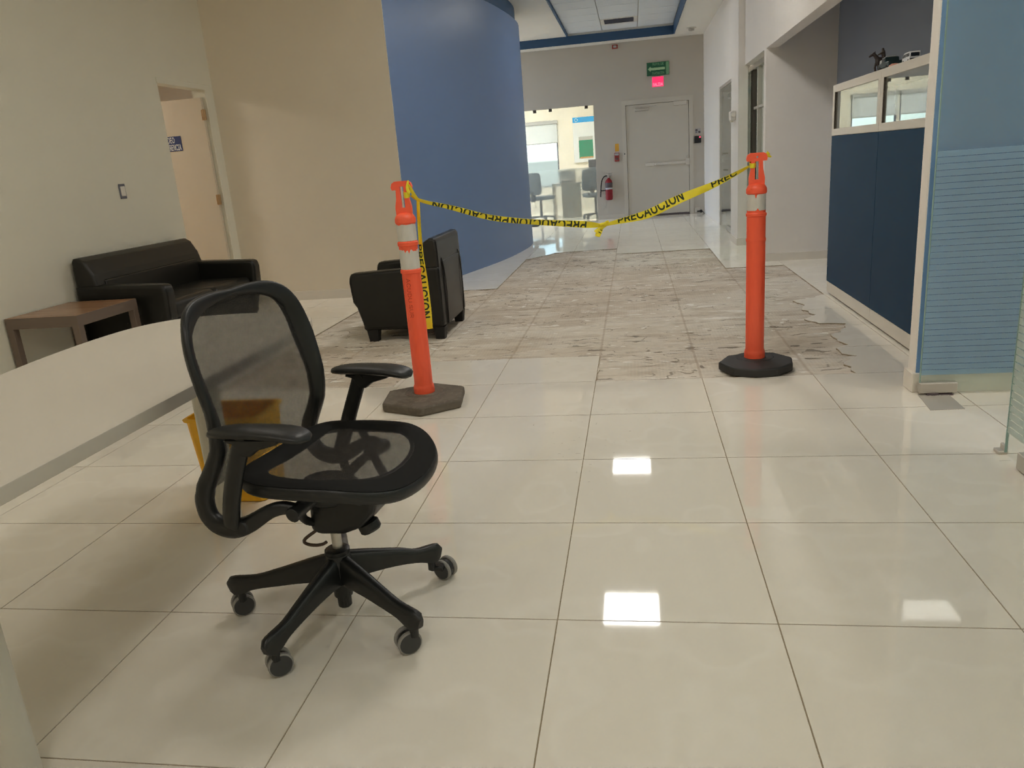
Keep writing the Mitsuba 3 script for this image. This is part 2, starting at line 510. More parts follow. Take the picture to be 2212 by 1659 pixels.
for ix in range(-11, 10):
    for iy in range(-8, 30):
        sq = sbox(ix * 0.6 + 0.002, iy * 0.6 + 0.002, ix * 0.6 + 0.598, iy * 0.6 + 0.598)
        g = sq.intersection(tiled).difference(removed.buffer(0.001))
        if g.area < 2e-3:
            continue
        c = np.array([ix * 0.6 + 0.3, iy * 0.6 + 0.3])
        # seen by the camera or from a step beside it
        d = np.array([c[0] - CAM[0], c[1] - CAM[1], -CAM[2]])
        x, y, z = d @ _r, d @ _u, d @ _f
        seen = z > 0.3 and abs(x / z) * F < 1500 and abs(y / z) * F < 1250 and -3.4 < c[0] < 3.3 and c[1] < 14.4
        whole = g.area > 0.3545
        (near if seen else far_tiles).append((z, c, g, whole))
near.sort(key=lambda q: q[0])
far_tiles += near[290:]
for z, c, g, whole in near[:290]:
    key = numbered('floor__tile')
    if whole:
        scene[key] = {**full_tile, 'to_world': T().translate([float(c[0]), float(c[1]), 0.0])}
    else:
        scene[key] = mikit.ply(extr(g, -0.0115, 0.0), 'mat_tile')
rest = [extr(g, -0.0115, 0.0) for _, _, g, _ in far_tiles]
k_ = obj('distant_tiles', cat(*rest), 'mat_tile', 'floor')
labels[k_] = {'kind': 'stuff'}

# the bed of old adhesive where the tiles were lifted
step = 0.0105
gx, gy = np.arange(-1.82, 2.43, step), np.arange(2.38, 9.03, step)
GX, GY = np.meshgrid(gx, gy, indexing='ij')
P2 = np.stack([GX, GY, 0 * GX], -1)
h = -0.009 + 0.003 * (meshkit.fbm(P2 * [7, 14, 1], 3, 3) - 0.5)
warp = 0.05 * meshkit.noise(P2 * [7, 7, 1], 11)
flake = meshkit.noise((P2 + warp[..., None]) * [6, 20, 1], 21)
h += 0.005 * np.clip((flake - 0.72) / 0.06, 0, 1) - 0.006 * np.clip((0.18 - flake) / 0.06, 0, 1)
cellr = meshkit.noise(np.floor(P2 / 0.3 + 0.5) * [1, 1, 1] + 0.5, 5)
comb = np.where(cellr > 0.52, np.sin(GX * 2 * PI / 0.042), np.sin(GY * 2 * PI / 0.042))
h += 0.0016 * comb * np.clip((meshkit.noise(P2 * [2.2, 2.2, 1], 8) - 0.42) * 5, 0, 1)
ex = np.abs(GX / 0.6 - np.round(GX / 0.6)) * 0.6
ey = np.abs(GY / 0.6 - np.round(GY / 0.6)) * 0.6
h += 0.0015 * np.exp(-(np.minimum(ex, ey) / 0.007) ** 2)
h = np.minimum(h, -0.0005)
vid = np.arange(GX.size).reshape(GX.shape)
q = np.stack([vid[:-1, :-1], vid[1:, :-1], vid[1:, 1:], vid[:-1, 1:]], -1).reshape(-1, 4)
cen = np.column_stack([(GX[:-1, :-1] + step / 2).ravel(), (GY[:-1, :-1] + step / 2).ravel()])
keep = shapely.contains_xy(removed.buffer(0.015), cen[:, 0], cen[:, 1])
bed = trimesh.Trimesh(np.column_stack([GX.ravel(), GY.ravel(), h.ravel()]), np.vstack([q[keep][:, [0, 1, 2]], q[keep][:, [0, 2, 3]]]), process=False)
bed.remove_unreferenced_vertices()
k_ = obj('adhesive_bed', bed, 'mat_mortar', 'floor', True)
plabel(k_, 'rough grey-brown bed of old tile adhesive with streaks and chips')

# ------------------------------------------------------------------ walls and ceiling
struct('wall_left', wall((XL, -4.4), (XL, YB + 0.12), -0.12, 0, 3.6, [(4.955 + 4.4, 5.76 + 4.4, 0, 2.19)]), 'mat_wall_left')
struct('wall_back', wall((XL - 0.12, YB), (-1.48, YB), -0.12, 0, 3.6), 'mat_wall_back')
bl = blue_line
n_ = len(bl)
bv = np.vstack([np.column_stack([bl, np.zeros(n_)]), np.column_stack([bl, np.full(n_, 3.22)]), np.column_stack([bl - [0.12, -0.03], np.full(n_, 3.22)]), np.column_stack([bl - [0.12, -0.03], np.zeros(n_)])])
bf = []
for a in range(4):
    b = (a + 1) % 4
    for i in range(n_ - 1):
        bf += [(a * n_ + i, a * n_ + i + 1, b * n_ + i + 1), (a * n_ + i, b * n_ + i + 1, b * n_ + i)]
struct('wall_curved', (bv, np.array(bf)), 'mat_curve_blue', 35)
inner = Polygon(list(map(tuple, bl)) + [(-3.45, 5.93)]).buffer(0)
ring = inner.buffer(-0.035).difference(inner.buffer(-0.2))
struct('trim_1', extr(inner.buffer(-0.05).intersection(sbox(-3.4, 6.06, 0, 12)), 3.22, 3.45), 'mat_fascia_blue')
struct('wall_far', wall((-3.48, YF), (2.4, YF), -0.12, 0, 3.6, [(-2.3 + 3.48, 0.115 + 3.48, 0, 2.24), (0.74 + 3.48, 1.965 + 3.48, 0, 2.175)]), 'mat_wall_far')
struct('wall_right', cat(wall((XR, 14.3), (XR, 9.25), -0.12, 0, 3.6, [(14.3 - 11.55, 14.3 - 9.25, 0, 2.16)]),
                         wall((2.24, 8.54), (2.24, 2.035), -0.12, 2.185, 3.6),
                         wall((2.24, 7.06), (2.24, 6.93), -0.07, 0, 2.19)), 'mat_wall_white')
struct('wall_column', cube(2.165, 2.285, 8.53, 9.25, 0, 3.6, 0.006), 'mat_wall_white')
struct('wall_behind_exit', cube(0.5, 2.2, YF + 0.13, YF + 0.2, 0, 2.4), 'mat_door_paint')
struct('wall_niche', cat(cube(2.94, 3.04, 2.1, 7.0, 0, 3.6), cube(2.3, 3.0, 2.1, 7.0, 2.62, 2.7)), 'mat_niche')
struct('wall_niche_side', cube(2.25, 2.98, 6.93, 7.03, 0, 3.6), 'mat_wall_white')
struct('wall_partition', cube(2.2, 2.29, 2.040, 2.135, 0, 3.6, 0.004), 'mat_wall_white', label='cream end of the thin partition beside the niche')
struct('wall_glass_room', cat(cube(2.2055, 6.0, 2.034, 2.13, 0, 3.6), ), 'mat_partition_blue', label='blue wall behind the open glass door')
struct('wall_glass_room_back', cat(cube(5.9, 6.0, -4.4, 2.036, 0, 3.6), cube(2.3, 6.0, -4.5, -4.4, 0, 3.6)), 'mat_wall_white')
struct('wall_rear', cat(cube(XL - 0.1, 2.3, -4.5, -4.4, 0, 3.6)), 'mat_wall_white')
struct('wall_meeting_room', cat(cube(-6.6, -6.5, 2.5, 7.7, 0, 2.7), cube(-6.5, XL - 0.12, 2.5, 2.6, 0, 2.7), cube(-6.5, XL - 0.12, 7.6, 7.7, 0, 2.7), cube(-6.5, XL - 0.12, 2.5, 7.7, 2.62, 2.7)), 'mat_wall_back')
struct('wall_side_rooms', cat(cube(4.6, 4.7, 7.03, 14.4, 0, 3.6), cube(2.37, 4.7, 14.3, 14.42, 0, 3.6), cube(2.40, 4.7, 9.15, 9.25, 0, 3.6), cube(2.9, 4.7, 7.03, 7.1, 0, 3.6)), 'mat_wall_white')
# the office behind the far wall
struct('wall_office', (wall((-4.5, 17.6), (2.4, 17.6), -0.12, 0, 3.2, [(-3.15 + 4.5, -1.97 + 4.5, 0.62, 2.13), (-1.9 + 4.5, -0.93 + 4.5, 0.62, 2.13)])), 'mat_wall_office')
struct('wall_office_left', cube(-4.6, -4.5, 14.42, 17.6, 0, 3.2), 'mat_wall_office')
struct('wall_office_right', cube(0.75, 0.85, 14.42, 17.6, 0, 3.2), 'mat_wall_office')
struct('ceiling_office', cube(-4.6, 2.4, 14.42, 17.7, 3.02, 3.2), 'mat_ceiling')
# ceilings: lower soffit, the upper ceiling left of the coffer, the coffer itself
CX0, CX1, CY1 = -0.29, 1.67, 13.72
soff = sbox(XL - 0.1, -4.5, 6.0, 14.42)
coffer = sbox(CX0, -4.0, CX1, CY1)
leftc = sbox(XL - 0.1, -4.5, CX0, CY1)
struct('ceiling', cat(extr(soff.difference(coffer).difference(leftc), ZC, 3.62), extr(leftc, 3.45, 3.62), extr(coffer, 3.52, 3.62)), 'mat_ceiling')
k_ = obj('fascia', cat(cube(-1.6, CX1 + 0.012, CY1 - 0.012, CY1 + 0.004, 3.305, 3.455), cube(CX1 - 0.004, CX1 + 0.012, -4.0, CY1, 3.305, 3.5)), 'mat_fascia_blue', 'ceiling')
plabel(k_, 'blue edge of the ceiling recess')
obj('fascia', cube(CX0 - 0.01, CX0 + 0.012, -4.0, CY1 - 0.012, 3.44, 3.5), 'mat_fascia_blue', 'ceiling')
tw = (CX1 - CX0 - 0.02) / 3
tile_m = mikit.ply(cube(-tw / 2 + 0.006, tw / 2 - 0.006, -0.297, 0.297, 0, 0.02, 0.004), 'mat_ceiling_tile')
lit = [(round((y - CY1) / 0.6 - 0.5), x) for x, y, *_ in LAMPS]
for r in range(0, 29):
    y = CY1 - 0.02 - 0.6 * r - 0.3
    for c_ in range(3):
        x = CX0 + 0.01 + tw * (c_ + 0.5)
        if any(abs(x - L[0]) < tw / 2 and abs(y - L[1]) < 0.5 for L in LAMPS) or (r == 1 and c_ == 1):
            continue
        key = numbered('ceiling__tile')
        scene[key] = {**tile_m, 'to_world': T().translate([x, y, 3.49])}
# lamps
LAMP_LABELS = ['nearest the air vent in the blue-edged ceiling recess', 'second from the air vent in the blue-edged ceiling recess', 'third from the air vent in the blue-edged ceiling recess', 'farthest from the air vent in the blue-edged ceiling recess',
               'above the far end of the white table', 'above the near end of the white table', 'in the glass-walled room, nearer the hall', 'in the glass-walled room, nearer the blue wall',
               'in the room behind the open door by the sofa', 'over the white desk of the far office', 'over the hidden left part of the far office', 'in the room behind the glass door beside the cabinet niche', 'in the room behind the glass door near the exit door']
for i, (x, y, z, col, st, sz) in enumerate(LAMPS):
    t = thing('ceiling_light', 'square glowing ceiling panel, ' + LAMP_LABELS[i], 'ceiling light', 'square ceiling light panels')
    fr = sbox(-sz / 2 - 0.012, -sz / 2 - 0.012, sz / 2 + 0.012, sz / 2 + 0.012).difference(sbox(-sz / 2 + 0.01, -sz / 2 + 0.01, sz / 2 - 0.01, sz / 2 - 0.01))
    obj('frame', xf(extr(fr, z - 0.004, z + 0.035), 0, (x, y, 0)), 'mat_white_plastic', t)
    v = np.array([[-1, -1, 0], [-1, 1, 0], [1, 1, 0], [1, -1, 0]], float) * (sz / 2 - 0.01) + [x, y, z]
    k_ = numbered(t + '__diffuser')
    scene[k_] = mikit.ply((v, np.array([[0, 1, 2, 3]])), 'mat_white_plastic', emitter={'type': 'area', 'radiance': rgb(np.array(col) * LAMP * st)})
# baseboards
struct('baseboard_back', cube(XL, -1.5, YB - 0.012, YB, 0, 0.095), 'mat_baseboard')
struct('baseboard_left', cube(XL, XL + 0.012, -4.4, 4.94, 0, 0.095), 'mat_baseboard')
struct('baseboard_niche', cube(2.27, 2.94, 6.918, 6.93, 0, 0.085), 'mat_baseboard')
struct('baseboard_column', cube(2.153, 2.295, 8.518, 9.25, 0, 0.09), 'mat_baseboard')
struct('baseboard_right', cube(2.228, 2.27, 6.918, 7.07, 0, 0.085), 'mat_baseboard')
struct('baseboard_partition', cat(cube(2.185, 2.31, 2.022, 2.148, 0, 0.1, 0.004), cube(2.3, 5.9, 2.022, 2.036, 0, 0.1)), 'mat_baseboard')
struct('baseboard_far', cat(cube(0.115, 0.66, YF - 0.012, YF, 0, 0.09), cube(2.05, 2.25, YF - 0.012, YF, 0, 0.09)), 'mat_door_paint')

# ------------------------------------------------------------------ the office chair (local: u forward, w to its left, z up)
CH_T, CH_O = math.radians(-9.8), (-0.027, 0.007, 0.0)


def ch(m):
    return xf(m, CH_T, CH_O)


def fuse(*ms):
    import manifold3d as m3
    out = None
    for m in ms:
        m = m.copy()
        m.merge_vertices()
        m.update_faces(m.nondegenerate_faces())
        m.update_faces(m.unique_faces())
        if m.volume < 0:
            m.invert()
        q = m3.Manifold(m3.Mesh(np.asarray(m.vertices, np.float32), np.asarray(m.faces, np.uint32)))
        if q.num_tri() == 0:
            return trimesh.util.concatenate(ms)
        out = q if out is None else out + q
    r = out.to_mesh()
    return trimesh.Trimesh(r.vert_properties[:, :3], r.tri_verts, process=False)


chair = thing('office_chair', 'black mesh-backed swivel office chair on five castors in front of the white table', 'office chair')
# back: half outline in (w, z), the lean u(z)
lean = CubicSpline([0.44, 0.53, 0.62, 0.70, 0.82, 0.92, 1.0], [-0.204, -0.190, -0.166, -0.169, -0.195, -0.212, -0.222])
half = catmull([(0.226, 0.56), (0.234, 0.64), (0.236, 0.74), (0.235, 0.82), (0.221, 0.892), (0.187, 0.938), (0.13, 0.961), (0.065, 0.969), (0.0, 0.971)], 54)
curve = lambda w: 0.020 * (np.abs(w) / 0.23) ** 2          # the sides come forward a little
# one bent bar: pivot, runner under the seat, up the side, over the top and down again
run = catmull([(0.058, 0.228, 0.448), (0.030, 0.235, 0.460), (-0.015, 0.243, 0.450), (-0.060, 0.250, 0.424), (-0.110, 0.254, 0.402), (-0.160, 0.254, 0.400), (-0.196, 0.252, 0.422), (-0.209, 0.248, 0.462), (-0.203, 0.241, 0.508), (-0.187, 0.233, 0.545)], 46)
side = np.column_stack([lean(half[:, 1]) + curve(half[:, 0]), half[:, 0], half[:, 1]])
hp = np.vstack([run[:-1], side])
hp[38:56] = np.array([np.convolve(np.pad(hp[:, c], 4, 'edge'), np.ones(9) / 9, 'valid') for c in range(3)]).T[38:56]
tt = np.gradient(hp, axis=0)
tt /= np.linalg.norm(tt, axis=1, keepdims=True)
hu = np.cross([0, 1.0, 0], tt)
ph_ = np.radians(40) * np.interp(hp[:, 2], [0.9, 0.965], [1, 0])
wgt = np.clip((np.arange(len(hp)) - 44) / 10, 0, 1)[:, None]
hu = hu / np.linalg.norm(hu, axis=1, keepdims=True).clip(0.2) * (1 - wgt) + np.column_stack([np.cos(ph_), -np.sin(ph_), 0 * ph_]) * wgt
hu /= np.linalg.norm(hu, axis=1, keepdims=True)
ii = np.arange(len(hp))
w_in = np.interp(ii, [0, 20, 40, 52, 66, 78, 88, len(hp) - 1], [0.028, 0.034, 0.038, 0.050, 0.064, 0.056, 0.036, 0.020])
t_in = np.interp(ii, [0, 10, 22, 36, 46, 58, 70, len(hp) - 1], [0.030, 0.038, 0.052, 0.052, 0.044, 0.030, 0.026, 0.022])
m1 = np.array([1, -1, 1])
path = np.vstack([hp, (hp * m1)[::-1][1:]])
upv = np.vstack([hu, hu[::-1][1:] * m1])
sc2 = np.column_stack([np.r_[w_in, w_in[::-1][1:]], np.r_[t_in, t_in[::-1][1:]]])
back_frame = [sweep(path, rrect(1, 1, 0.42, 5), upv, scale=sc2)]
for s in (-1, 1):
    back_frame.append(cyl((0.055, s * 0.252, 0.447), (0.055, s * 0.145, 0.455), 0.0195, 20, 0.003))
    back_frame.append(cyl((-0.092, s * 0.262, 0.408), (-0.092, s * 0.274, 0.408), 0.021, 20, 0.003))
obj('back_frame', ch(fuse(*back_frame)), 'mat_black_plastic', chair, 50)


def strands(pt, us, vs, wid, thick, along):
    """Ribbons of a woven net: for every value in us a ribbon along vs; pt(u, v) gives the point."""
    V, Fc, base = [], [], 0
    for a in us:
        lo, hi = (vs(a) if callable(vs) else vs)
        if hi - lo < 0.01:
            continue
        n = max(4, int((hi - lo) / 0.022))
        t = np.linspace(lo, hi, n)
        c = pt(np.full(n, a), t) if along == 'v' else pt(t, np.full(n, a))
        d1 = (pt(np.full(n, a) + 1e-3, t) if along == 'v' else pt(t, np.full(n, a) + 1e-3)) - c
        d1 /= np.linalg.norm(d1, axis=1, keepdims=True)
        V += [c - d1 * wid / 2, c + d1 * wid / 2]
        i = np.arange(n - 1)
        Fc.append(np.column_stack([i, i + 1, i + 1 + n, i + n]) + base)
        base += 2 * n
    q = np.vstack(Fc)
    return trimesh.Trimesh(np.vstack(V), np.vstack([q[:, [0, 1, 2]], q[:, [0, 2, 3]]]), process=False)


def back_pt(w, z):
    return np.column_stack([lean(z) + curve(w) - 0.002, w, z])


zs_h, ws_h = half[:, 1], half[:, 0]
zmax = lambda w: float(np.interp(abs(w), ws_h[::-1][:40], zs_h[::-1][:40])) - 0.004
wmax = PchipInterpolator(zs_h[:-1], ws_h[:-1])
net_back = cat(strands(back_pt, np.arange(-0.222, 0.2225, 0.0024), lambda w: (0.50, min(zmax(w), 0.966)), 0.0015, 0, 'v'),
               strands(back_pt, np.arange(0.505, 0.965, 0.0026), lambda z: (-float(wmax(max(z, 0.561))), float(wmax(max(z, 0.561)))), 0.0006, 0, 'u'))
k_ = obj('back_mesh', ch(net_back), 'mat_mesh_black', chair)
labels[k_] = {'kind': 'stuff', 'label': 'see-through woven net of the back'}

# seat: outline in (u, w)
so = catmull([(-0.155, 0.0), (-0.150, 0.12), (-0.130, 0.195), (-0.085, 0.238), (0.0, 0.256), (0.09, 0.256), (0.165, 0.243), (0.232, 0.207), (0.284, 0.135), (0.303, 0.05), (0.306, 0.0)], 48)
sl = np.vstack([so, (so * [1, -1])[::-1][1:-1]])


def seat_z(u, w):
    return 0.512 + 0.018 * (w / 0.25) ** 2 + 0.018 * np.clip(-(u + 0.02) / 0.13, 0, 1) ** 2 - 0.055 * np.clip((u - 0.13) / 0.2, 0, 1.2) ** 1.8 - 0.016 * np.clip(1 - ((u - 0.06) / 0.2) ** 2 - (w / 0.22) ** 2, 0, 1)


def rim_z(u, w):
    return 0.506 + 0.016 * (w / 0.25) ** 2 + 0.018 * np.clip(-(u + 0.02) / 0.13, 0, 1) ** 2 - 0.050 * np.clip((u - 0.13) / 0.2, 0, 1.2) ** 1.8


sc = sl.mean(0)
inn = sl - (sl - [0.08, 0]) / np.linalg.norm(sl - [0.08, 0], axis=1, keepdims=True) * 0.0
tg_ = np.roll(sl, -1, 0) - np.roll(sl, 1, 0)
tg_ /= np.linalg.norm(tg_, axis=1, keepdims=True)
nin = np.column_stack([-tg_[:, 1], tg_[:, 0]])
if ((np.array([0.08, 0]) - sl) * nin).sum() < 0:
    nin = -nin
rp = np.column_stack([sl + nin * 0.010, rim_z(sl[:, 0], sl[:, 1]) - 0.017])
rim = sweep(rp, rrect(1, 1, 0.46, 5), closed=True, scale=np.tile([0.022, 0.036], (len(rp), 1)))
obj('seat_rim', ch(rim), 'mat_black_plastic', chair, True)
border_v, border_f, m_ = [], [], len(sl)
for q_ in np.linspace(0, 1, 8):
    r_ = sl + nin * (0.004 + 0.070 * q_)
    border_v.append(np.column_stack([r_, rim_z(sl[:, 0], sl[:, 1]) * (1 - q_) ** 2 + (1 - (1 - q_) ** 2) * seat_z(r_[:, 0], r_[:, 1]) + 0.004 * math.sin(q_ * PI) * (1 - q_) + 0.0012 * (1 - q_)]))
for a in range(7):
    for i in range(m_):
        j = (i + 1) % m_
        border_f += [(a * m_ + i, a * m_ + j, (a + 1) * m_ + j), (a * m_ + i, (a + 1) * m_ + j, (a + 1) * m_ + i)]
border = trimesh.Trimesh(np.vstack(border_v), border_f, process=False)
k_ = obj('seat_border', ch(border), 'mat_border_black', chair, True)


def seat_pt(u, w):
    return np.column_stack([u, w, seat_z(u, w)])


sp = Polygon(sl).buffer(-0.062)


def span_u(w):
    g = sp.intersection(shapely.LineString([(-0.4, w), (0.5, w)]))
    return (g.bounds[0], g.bounds[2]) if not g.is_empty else (0, 0)


def span_w(u):
    g = sp.intersection(shapely.LineString([(u, -0.4), (u, 0.4)]))
    return (g.bounds[1], g.bounds[3]) if not g.is_empty else (0, 0)


net_seat = cat(strands(seat_pt, np.arange(-0.24, 0.2405, 0.0026), span_u, 0.0018, 0, 'u'), strands(seat_pt, np.arange(-0.14, 0.32, 0.0026), span_w, 0.0009, 0, 'v'))
k_ = obj('seat_mesh', ch(net_seat), 'mat_mesh_black', chair)
labels[k_] = {'kind': 'stuff', 'label': 'see-through woven net of the seat'}

# spider under the seat and the tilt mechanism
spider = [tube([(-0.03, 0.125, 0.470), (0.03, 0.05, 0.462), (0.10, -0.04, 0.460), (0.175, -0.135, 0.468), (0.215, -0.19, 0.47)], 0.013, 10, 24),
          tube([(-0.01, 0.235, 0.492), (0.03, 0.19, 0.478), (0.12, 0.08, 0.458), (0.215, -0.03, 0.452), (0.275, -0.10, 0.455)], 0.013, 10, 24),
          cyl((0.0, 0, 0.385), (0.005, 0, 0.428), 0.085, 28, 0.008),
          sweep(catmull([(0.03, 0, 0.40), (0.12, 0, 0.405), (0.20, 0, 0.415)], 12), rrect(0.10, 0.035, 0.012), (0, 0, 1))]
for s in (-1, 1):
    spider.append(tube([(0.055, s * 0.15, 0.455), (0.03, s * 0.12, 0.437), (-0.01, s * 0.07, 0.385), (0.0, s * 0.03, 0.345)], 0.012, 10, 20))
    spider.append(tube([(0.055, s * 0.16, 0.452), (0.01, s * 0.14, 0.415), (-0.035, s * 0.08, 0.345), (-0.02, s * 0.03, 0.315)], 0.0115, 10, 20))
obj('seat_support', ch(fuse(*spider)), 'mat_black_plastic', chair, 45)
mech_prof = [(-0.045, 0.30), (-0.02, 0.285), (0.06, 0.292), (0.115, 0.315), (0.165, 0.365), (0.185, 0.425), (0.12, 0.43), (0.02, 0.40), (-0.04, 0.37)]
mech = stand(pillow(rounded(mech_prof, 0.012), 0.115, 0.02, 4, 56), 'xz')
obj('tilt_mechanism', ch(mech), 'mat_black_plastic', chair, 45)
kn = cyl((0.125, -0.005, 0.288), (0.112, -0.005, 0.318), 0.031, 24, 0.006)
obj('tension_knob', ch(kn), 'mat_black_plastic', chair, 40)
obj('gas_column', ch(cyl((0, 0, 0.20), (0, 0, 0.31), 0.0145, 20)), 'mat_steel', chair, 30)
obj('lever_cable', ch(tube([(-0.025, -0.035, 0.305), (-0.06, -0.045, 0.275), (-0.078, -0.045, 0.255), (-0.068, -0.04, 0.245), (-0.02, -0.02, 0.248)], 0.0048, 8, 26)), 'mat_brown_cable', chair, True)

# arms
for s in (-1, 1):
    st = catmull([(-0.118, s * 0.268, 0.415), (-0.100, s * 0.280, 0.47), (-0.070, s * 0.287, 0.55), (-0.040, s * 0.289, 0.62), (-0.024, s * 0.287, 0.652), (-0.012, s * 0.285, 0.664)], 30)
    wd = np.interp(np.linspace(0, 1, 30), [0, 0.2, 0.6, 0.86, 0.93, 1.0], [0.046, 0.048, 0.047, 0.047, 0.048, 0.05])
    th_ = np.interp(np.linspace(0, 1, 30), [0, 0.8, 1], [0.026, 0.022, 0.026])
    post = sweep(st, rrect(1, 1, 0.4, 4), np.tile([0, 1.0, 0], (30, 1)), scale=np.column_stack([wd, th_]))
    brk = stand(pillow([(-0.07, 0.654), (-0.045, 0.648), (-0.03, 0.62), (-0.005, 0.618), (0.02, 0.636), (0.075, 0.652), (0.09, 0.663), (-0.07, 0.663)], 0.026, 0.006, 2, 60), 'xz')
    brk.apply_translation([0, s * 0.287, 0])
    k_ = obj('arm_support', ch(fuse(post, brk)), 'mat_black_plastic', chair, 45)
    us = np.array([-0.128, -0.124, -0.112, -0.085, -0.04, 0.02, 0.075, 0.115, 0.143, 0.160, 0.168, 0.171]) * 0.93 - 0.001
    hw = np.array([0.004, 0.014, 0.022, 0.031, 0.037, 0.040, 0.043, 0.044, 0.040, 0.030, 0.018, 0.004])
    hh = np.array([0.003, 0.008, 0.011, 0.014, 0.0155, 0.016, 0.016, 0.0155, 0.0145, 0.012, 0.008, 0.003])
    zz = 0.002 + np.array([0.668, 0.669, 0.671, 0.674, 0.677, 0.678, 0.677, 0.674, 0.669, 0.664, 0.661, 0.659])
    ww = s * (0.287 - np.interp(us, [-0.13, 0.17], [0.0, 0.012]))
    uu = np.linspace(us[0], us[-1], 40)
    pth = np.column_stack([uu, np.interp(uu, us, ww), PchipInterpolator(us, zz)(uu)])
    pad = sweep(pth, circle(1, 20), (0, 0, 1), scale=np.column_stack([PchipInterpolator(us, hw)(uu), PchipInterpolator(us, hh)(uu)]))
    obj('arm_pad', ch(pad), 'mat_pad_black', chair, True)

# base: hub, five legs, five twin castors
hx, hy = -0.029, 0.005


def wd_(m):
    return xf(m, 0, (hx, hy, 0))


hub = lathe([(0.0, 0.118), (0.040, 0.120), (0.044, 0.150), (0.040, 0.185), (0.034, 0.205), (0.036, 0.209), (0.036, 0.218), (0.030, 0.222), (0.018, 0.223)], 32)
low = lathe([(0.0, 0.03), (0.015, 0.031), (0.020, 0.036), (0.0205, 0.066), (0.027, 0.070), (0.0285, 0.095), (0.034, 0.12), (0.0, 0.125)], 28)
obj('hub', wd_(fuse(hub, low)), 'mat_black_plastic', chair, 40)
tilt = [0.0, 0.0, 0.0, 0.0, 0.0]
normals_ = [(-0.42, -0.9), (0.4, -0.9), (0.60, -0.80), (0.62, -0.78), (0.58, -0.81)]
for k in range(5):
    a = math.radians(38.8 + 72 * k)
    e = np.array([math.cos(a), math.sin(a), 0])
    R_ = [0.318, 0.322, 0.350, 0.336, 0.347][k]
    rr_ = np.array([0.018, 0.06, 0.12, 0.18, R_ - 0.075, R_ - 0.04, R_ - 0.016, R_])
    zt = np.array([0.205, 0.194, 0.176, 0.158, 0.136, 0.135, 0.133, 0.116])
    zb = np.array([0.118, 0.122, 0.118, 0.110, 0.096, 0.084, 0.079, 0.086])
    wv = np.array([0.052, 0.050, 0.044, 0.038, 0.034, 0.036, 0.034, 0.018])
    r2 = np.linspace(rr_[0], rr_[-1], 26)
    zt, zb, wv = (PchipInterpolator(rr_, x)(r2) for x in (zt, zb, wv))
    pth = np.column_stack([e[0] * r2, e[1] * r2, (zt + zb) / 2])
    sec = np.array([(-0.5, -0.5), (0.5, -0.5), (0.47, 0.1), (0.36, 0.38), (0.16, 0.5), (-0.16, 0.5), (-0.36, 0.38), (-0.47, 0.1)])
    leg = sweep(pth, sec, (0, 0, 1), scale=np.column_stack([wv, zt - zb]))
    obj('leg', wd_(leg), 'mat_black_plastic', chair, 40)
    nd = np.array([*normals_[k], 0.0])
    nd /= np.linalg.norm(nd)
    c0 = e * (R_ - 0.034)
    low_ = [(0.243, 0.200), (-0.135, 0.262), (-0.314, -0.017), (-0.069, -0.290), (0.251, -0.181)][k]
    c = np.array([*low_, 0.0335]) - nd * 0.021
    cast = cat(cyl(c0 + [0, 0, 0.052], c0 + [0, 0, 0.105], 0.012, 14), cyl(c - nd * 0.0085, c + nd * 0.0085, 0.029, 28, 0.003),
               cube(min(c0[0], c[0]) - 0.006, max(c0[0], c[0]) + 0.006, min(c0[1], c[1]) - 0.006, max(c0[1], c[1]) + 0.006, 0.045, 0.063, 0.004))
    ck = obj('castor', wd_(cast), 'mat_black_plastic', chair, 40)
    for s in (-1, 1):
        w0, w1 = c + nd * s * 0.009, c + nd * s * 0.0225
        k_ = obj('wheel', wd_(cyl(w0, w1, 0.0335, 36, 0.003)), 'mat_caster_tyre', ck, 40)
        k_ = obj('wheel_cover', wd_(cyl(w1 - nd * s * 0.002, w1 + nd * s * 0.0012, 0.0292, 32, 0.001)), 'mat_caster_face', ck, 40)

# ------------------------------------------------------------------ white table, bin
t = thing('white_table', 'long white laminate table with rounded far corner behind the office chair', 'table')
tp = sbox(-1.142, -1.45, -0.338, 1.025)
corner = Polygon([(-1.142, 1.025), (-1.142, 0.62), (-0.70, 1.025)])
outline = np.vstack([[(-0.338, -1.45)], catmull([(-0.338, -0.4), (-0.338, 0.3), (-0.338, 0.62)], 8), catmull([(-0.342, 0.70), (-0.37, 0.82), (-0.43, 0.93), (-0.52, 1.0)], 10),
                     catmull([(-0.62, 1.023), (-0.84, 1.022), (-0.985, 0.985), (-1.08, 0.90), (-1.13, 0.76), (-1.143, 0.60), (-1.135, 0.35), (-1.105, 0.12), (-1.06, -0.4)], 30), [(-1.06, -1.45)]])
top = pillow(outline, 0.036, 0.003, 2, 150)
top.apply_translation([0, 0, 0.722])
obj('tabletop', top, 'mat_white_laminate', t, 35)
for x, y in ((-0.75, 0.64), (-0.535, -0.69), (-0.95, -1.2)):
    lg = lathe([(0.045, 0.0), (0.05, 0.004), (0.05, 0.695), (0.085, 0.697), (0.085, 0.704)], 40)
    obj('leg', xf(lg, 0, (x, y, 0)), 'mat_leg_grey', t, 40)
b = thing('waste_bin', 'open yellow plastic waste bin on the floor under the white table', 'bin')


def frustum(x0, x1, y0, y1, z0, z1, tp_):
    v = [(x0 + tp_, y0 + tp_, z0), (x1 - tp_, y0 + tp_, z0), (x1 - tp_, y1 - tp_, z0), (x0 + tp_, y1 - tp_, z0), (x0, y0, z1), (x1, y0, z1), (x1, y1, z1), (x0, y1, z1)]
    return trimesh.Trimesh(v, []).convex_hull


def rloop(x0, x1, y0, y1, r, k=5):
    p = rrect(x1 - x0, y1 - y0, r, k)
    return p + [(x0 + x1) / 2, (y0 + y1) / 2]


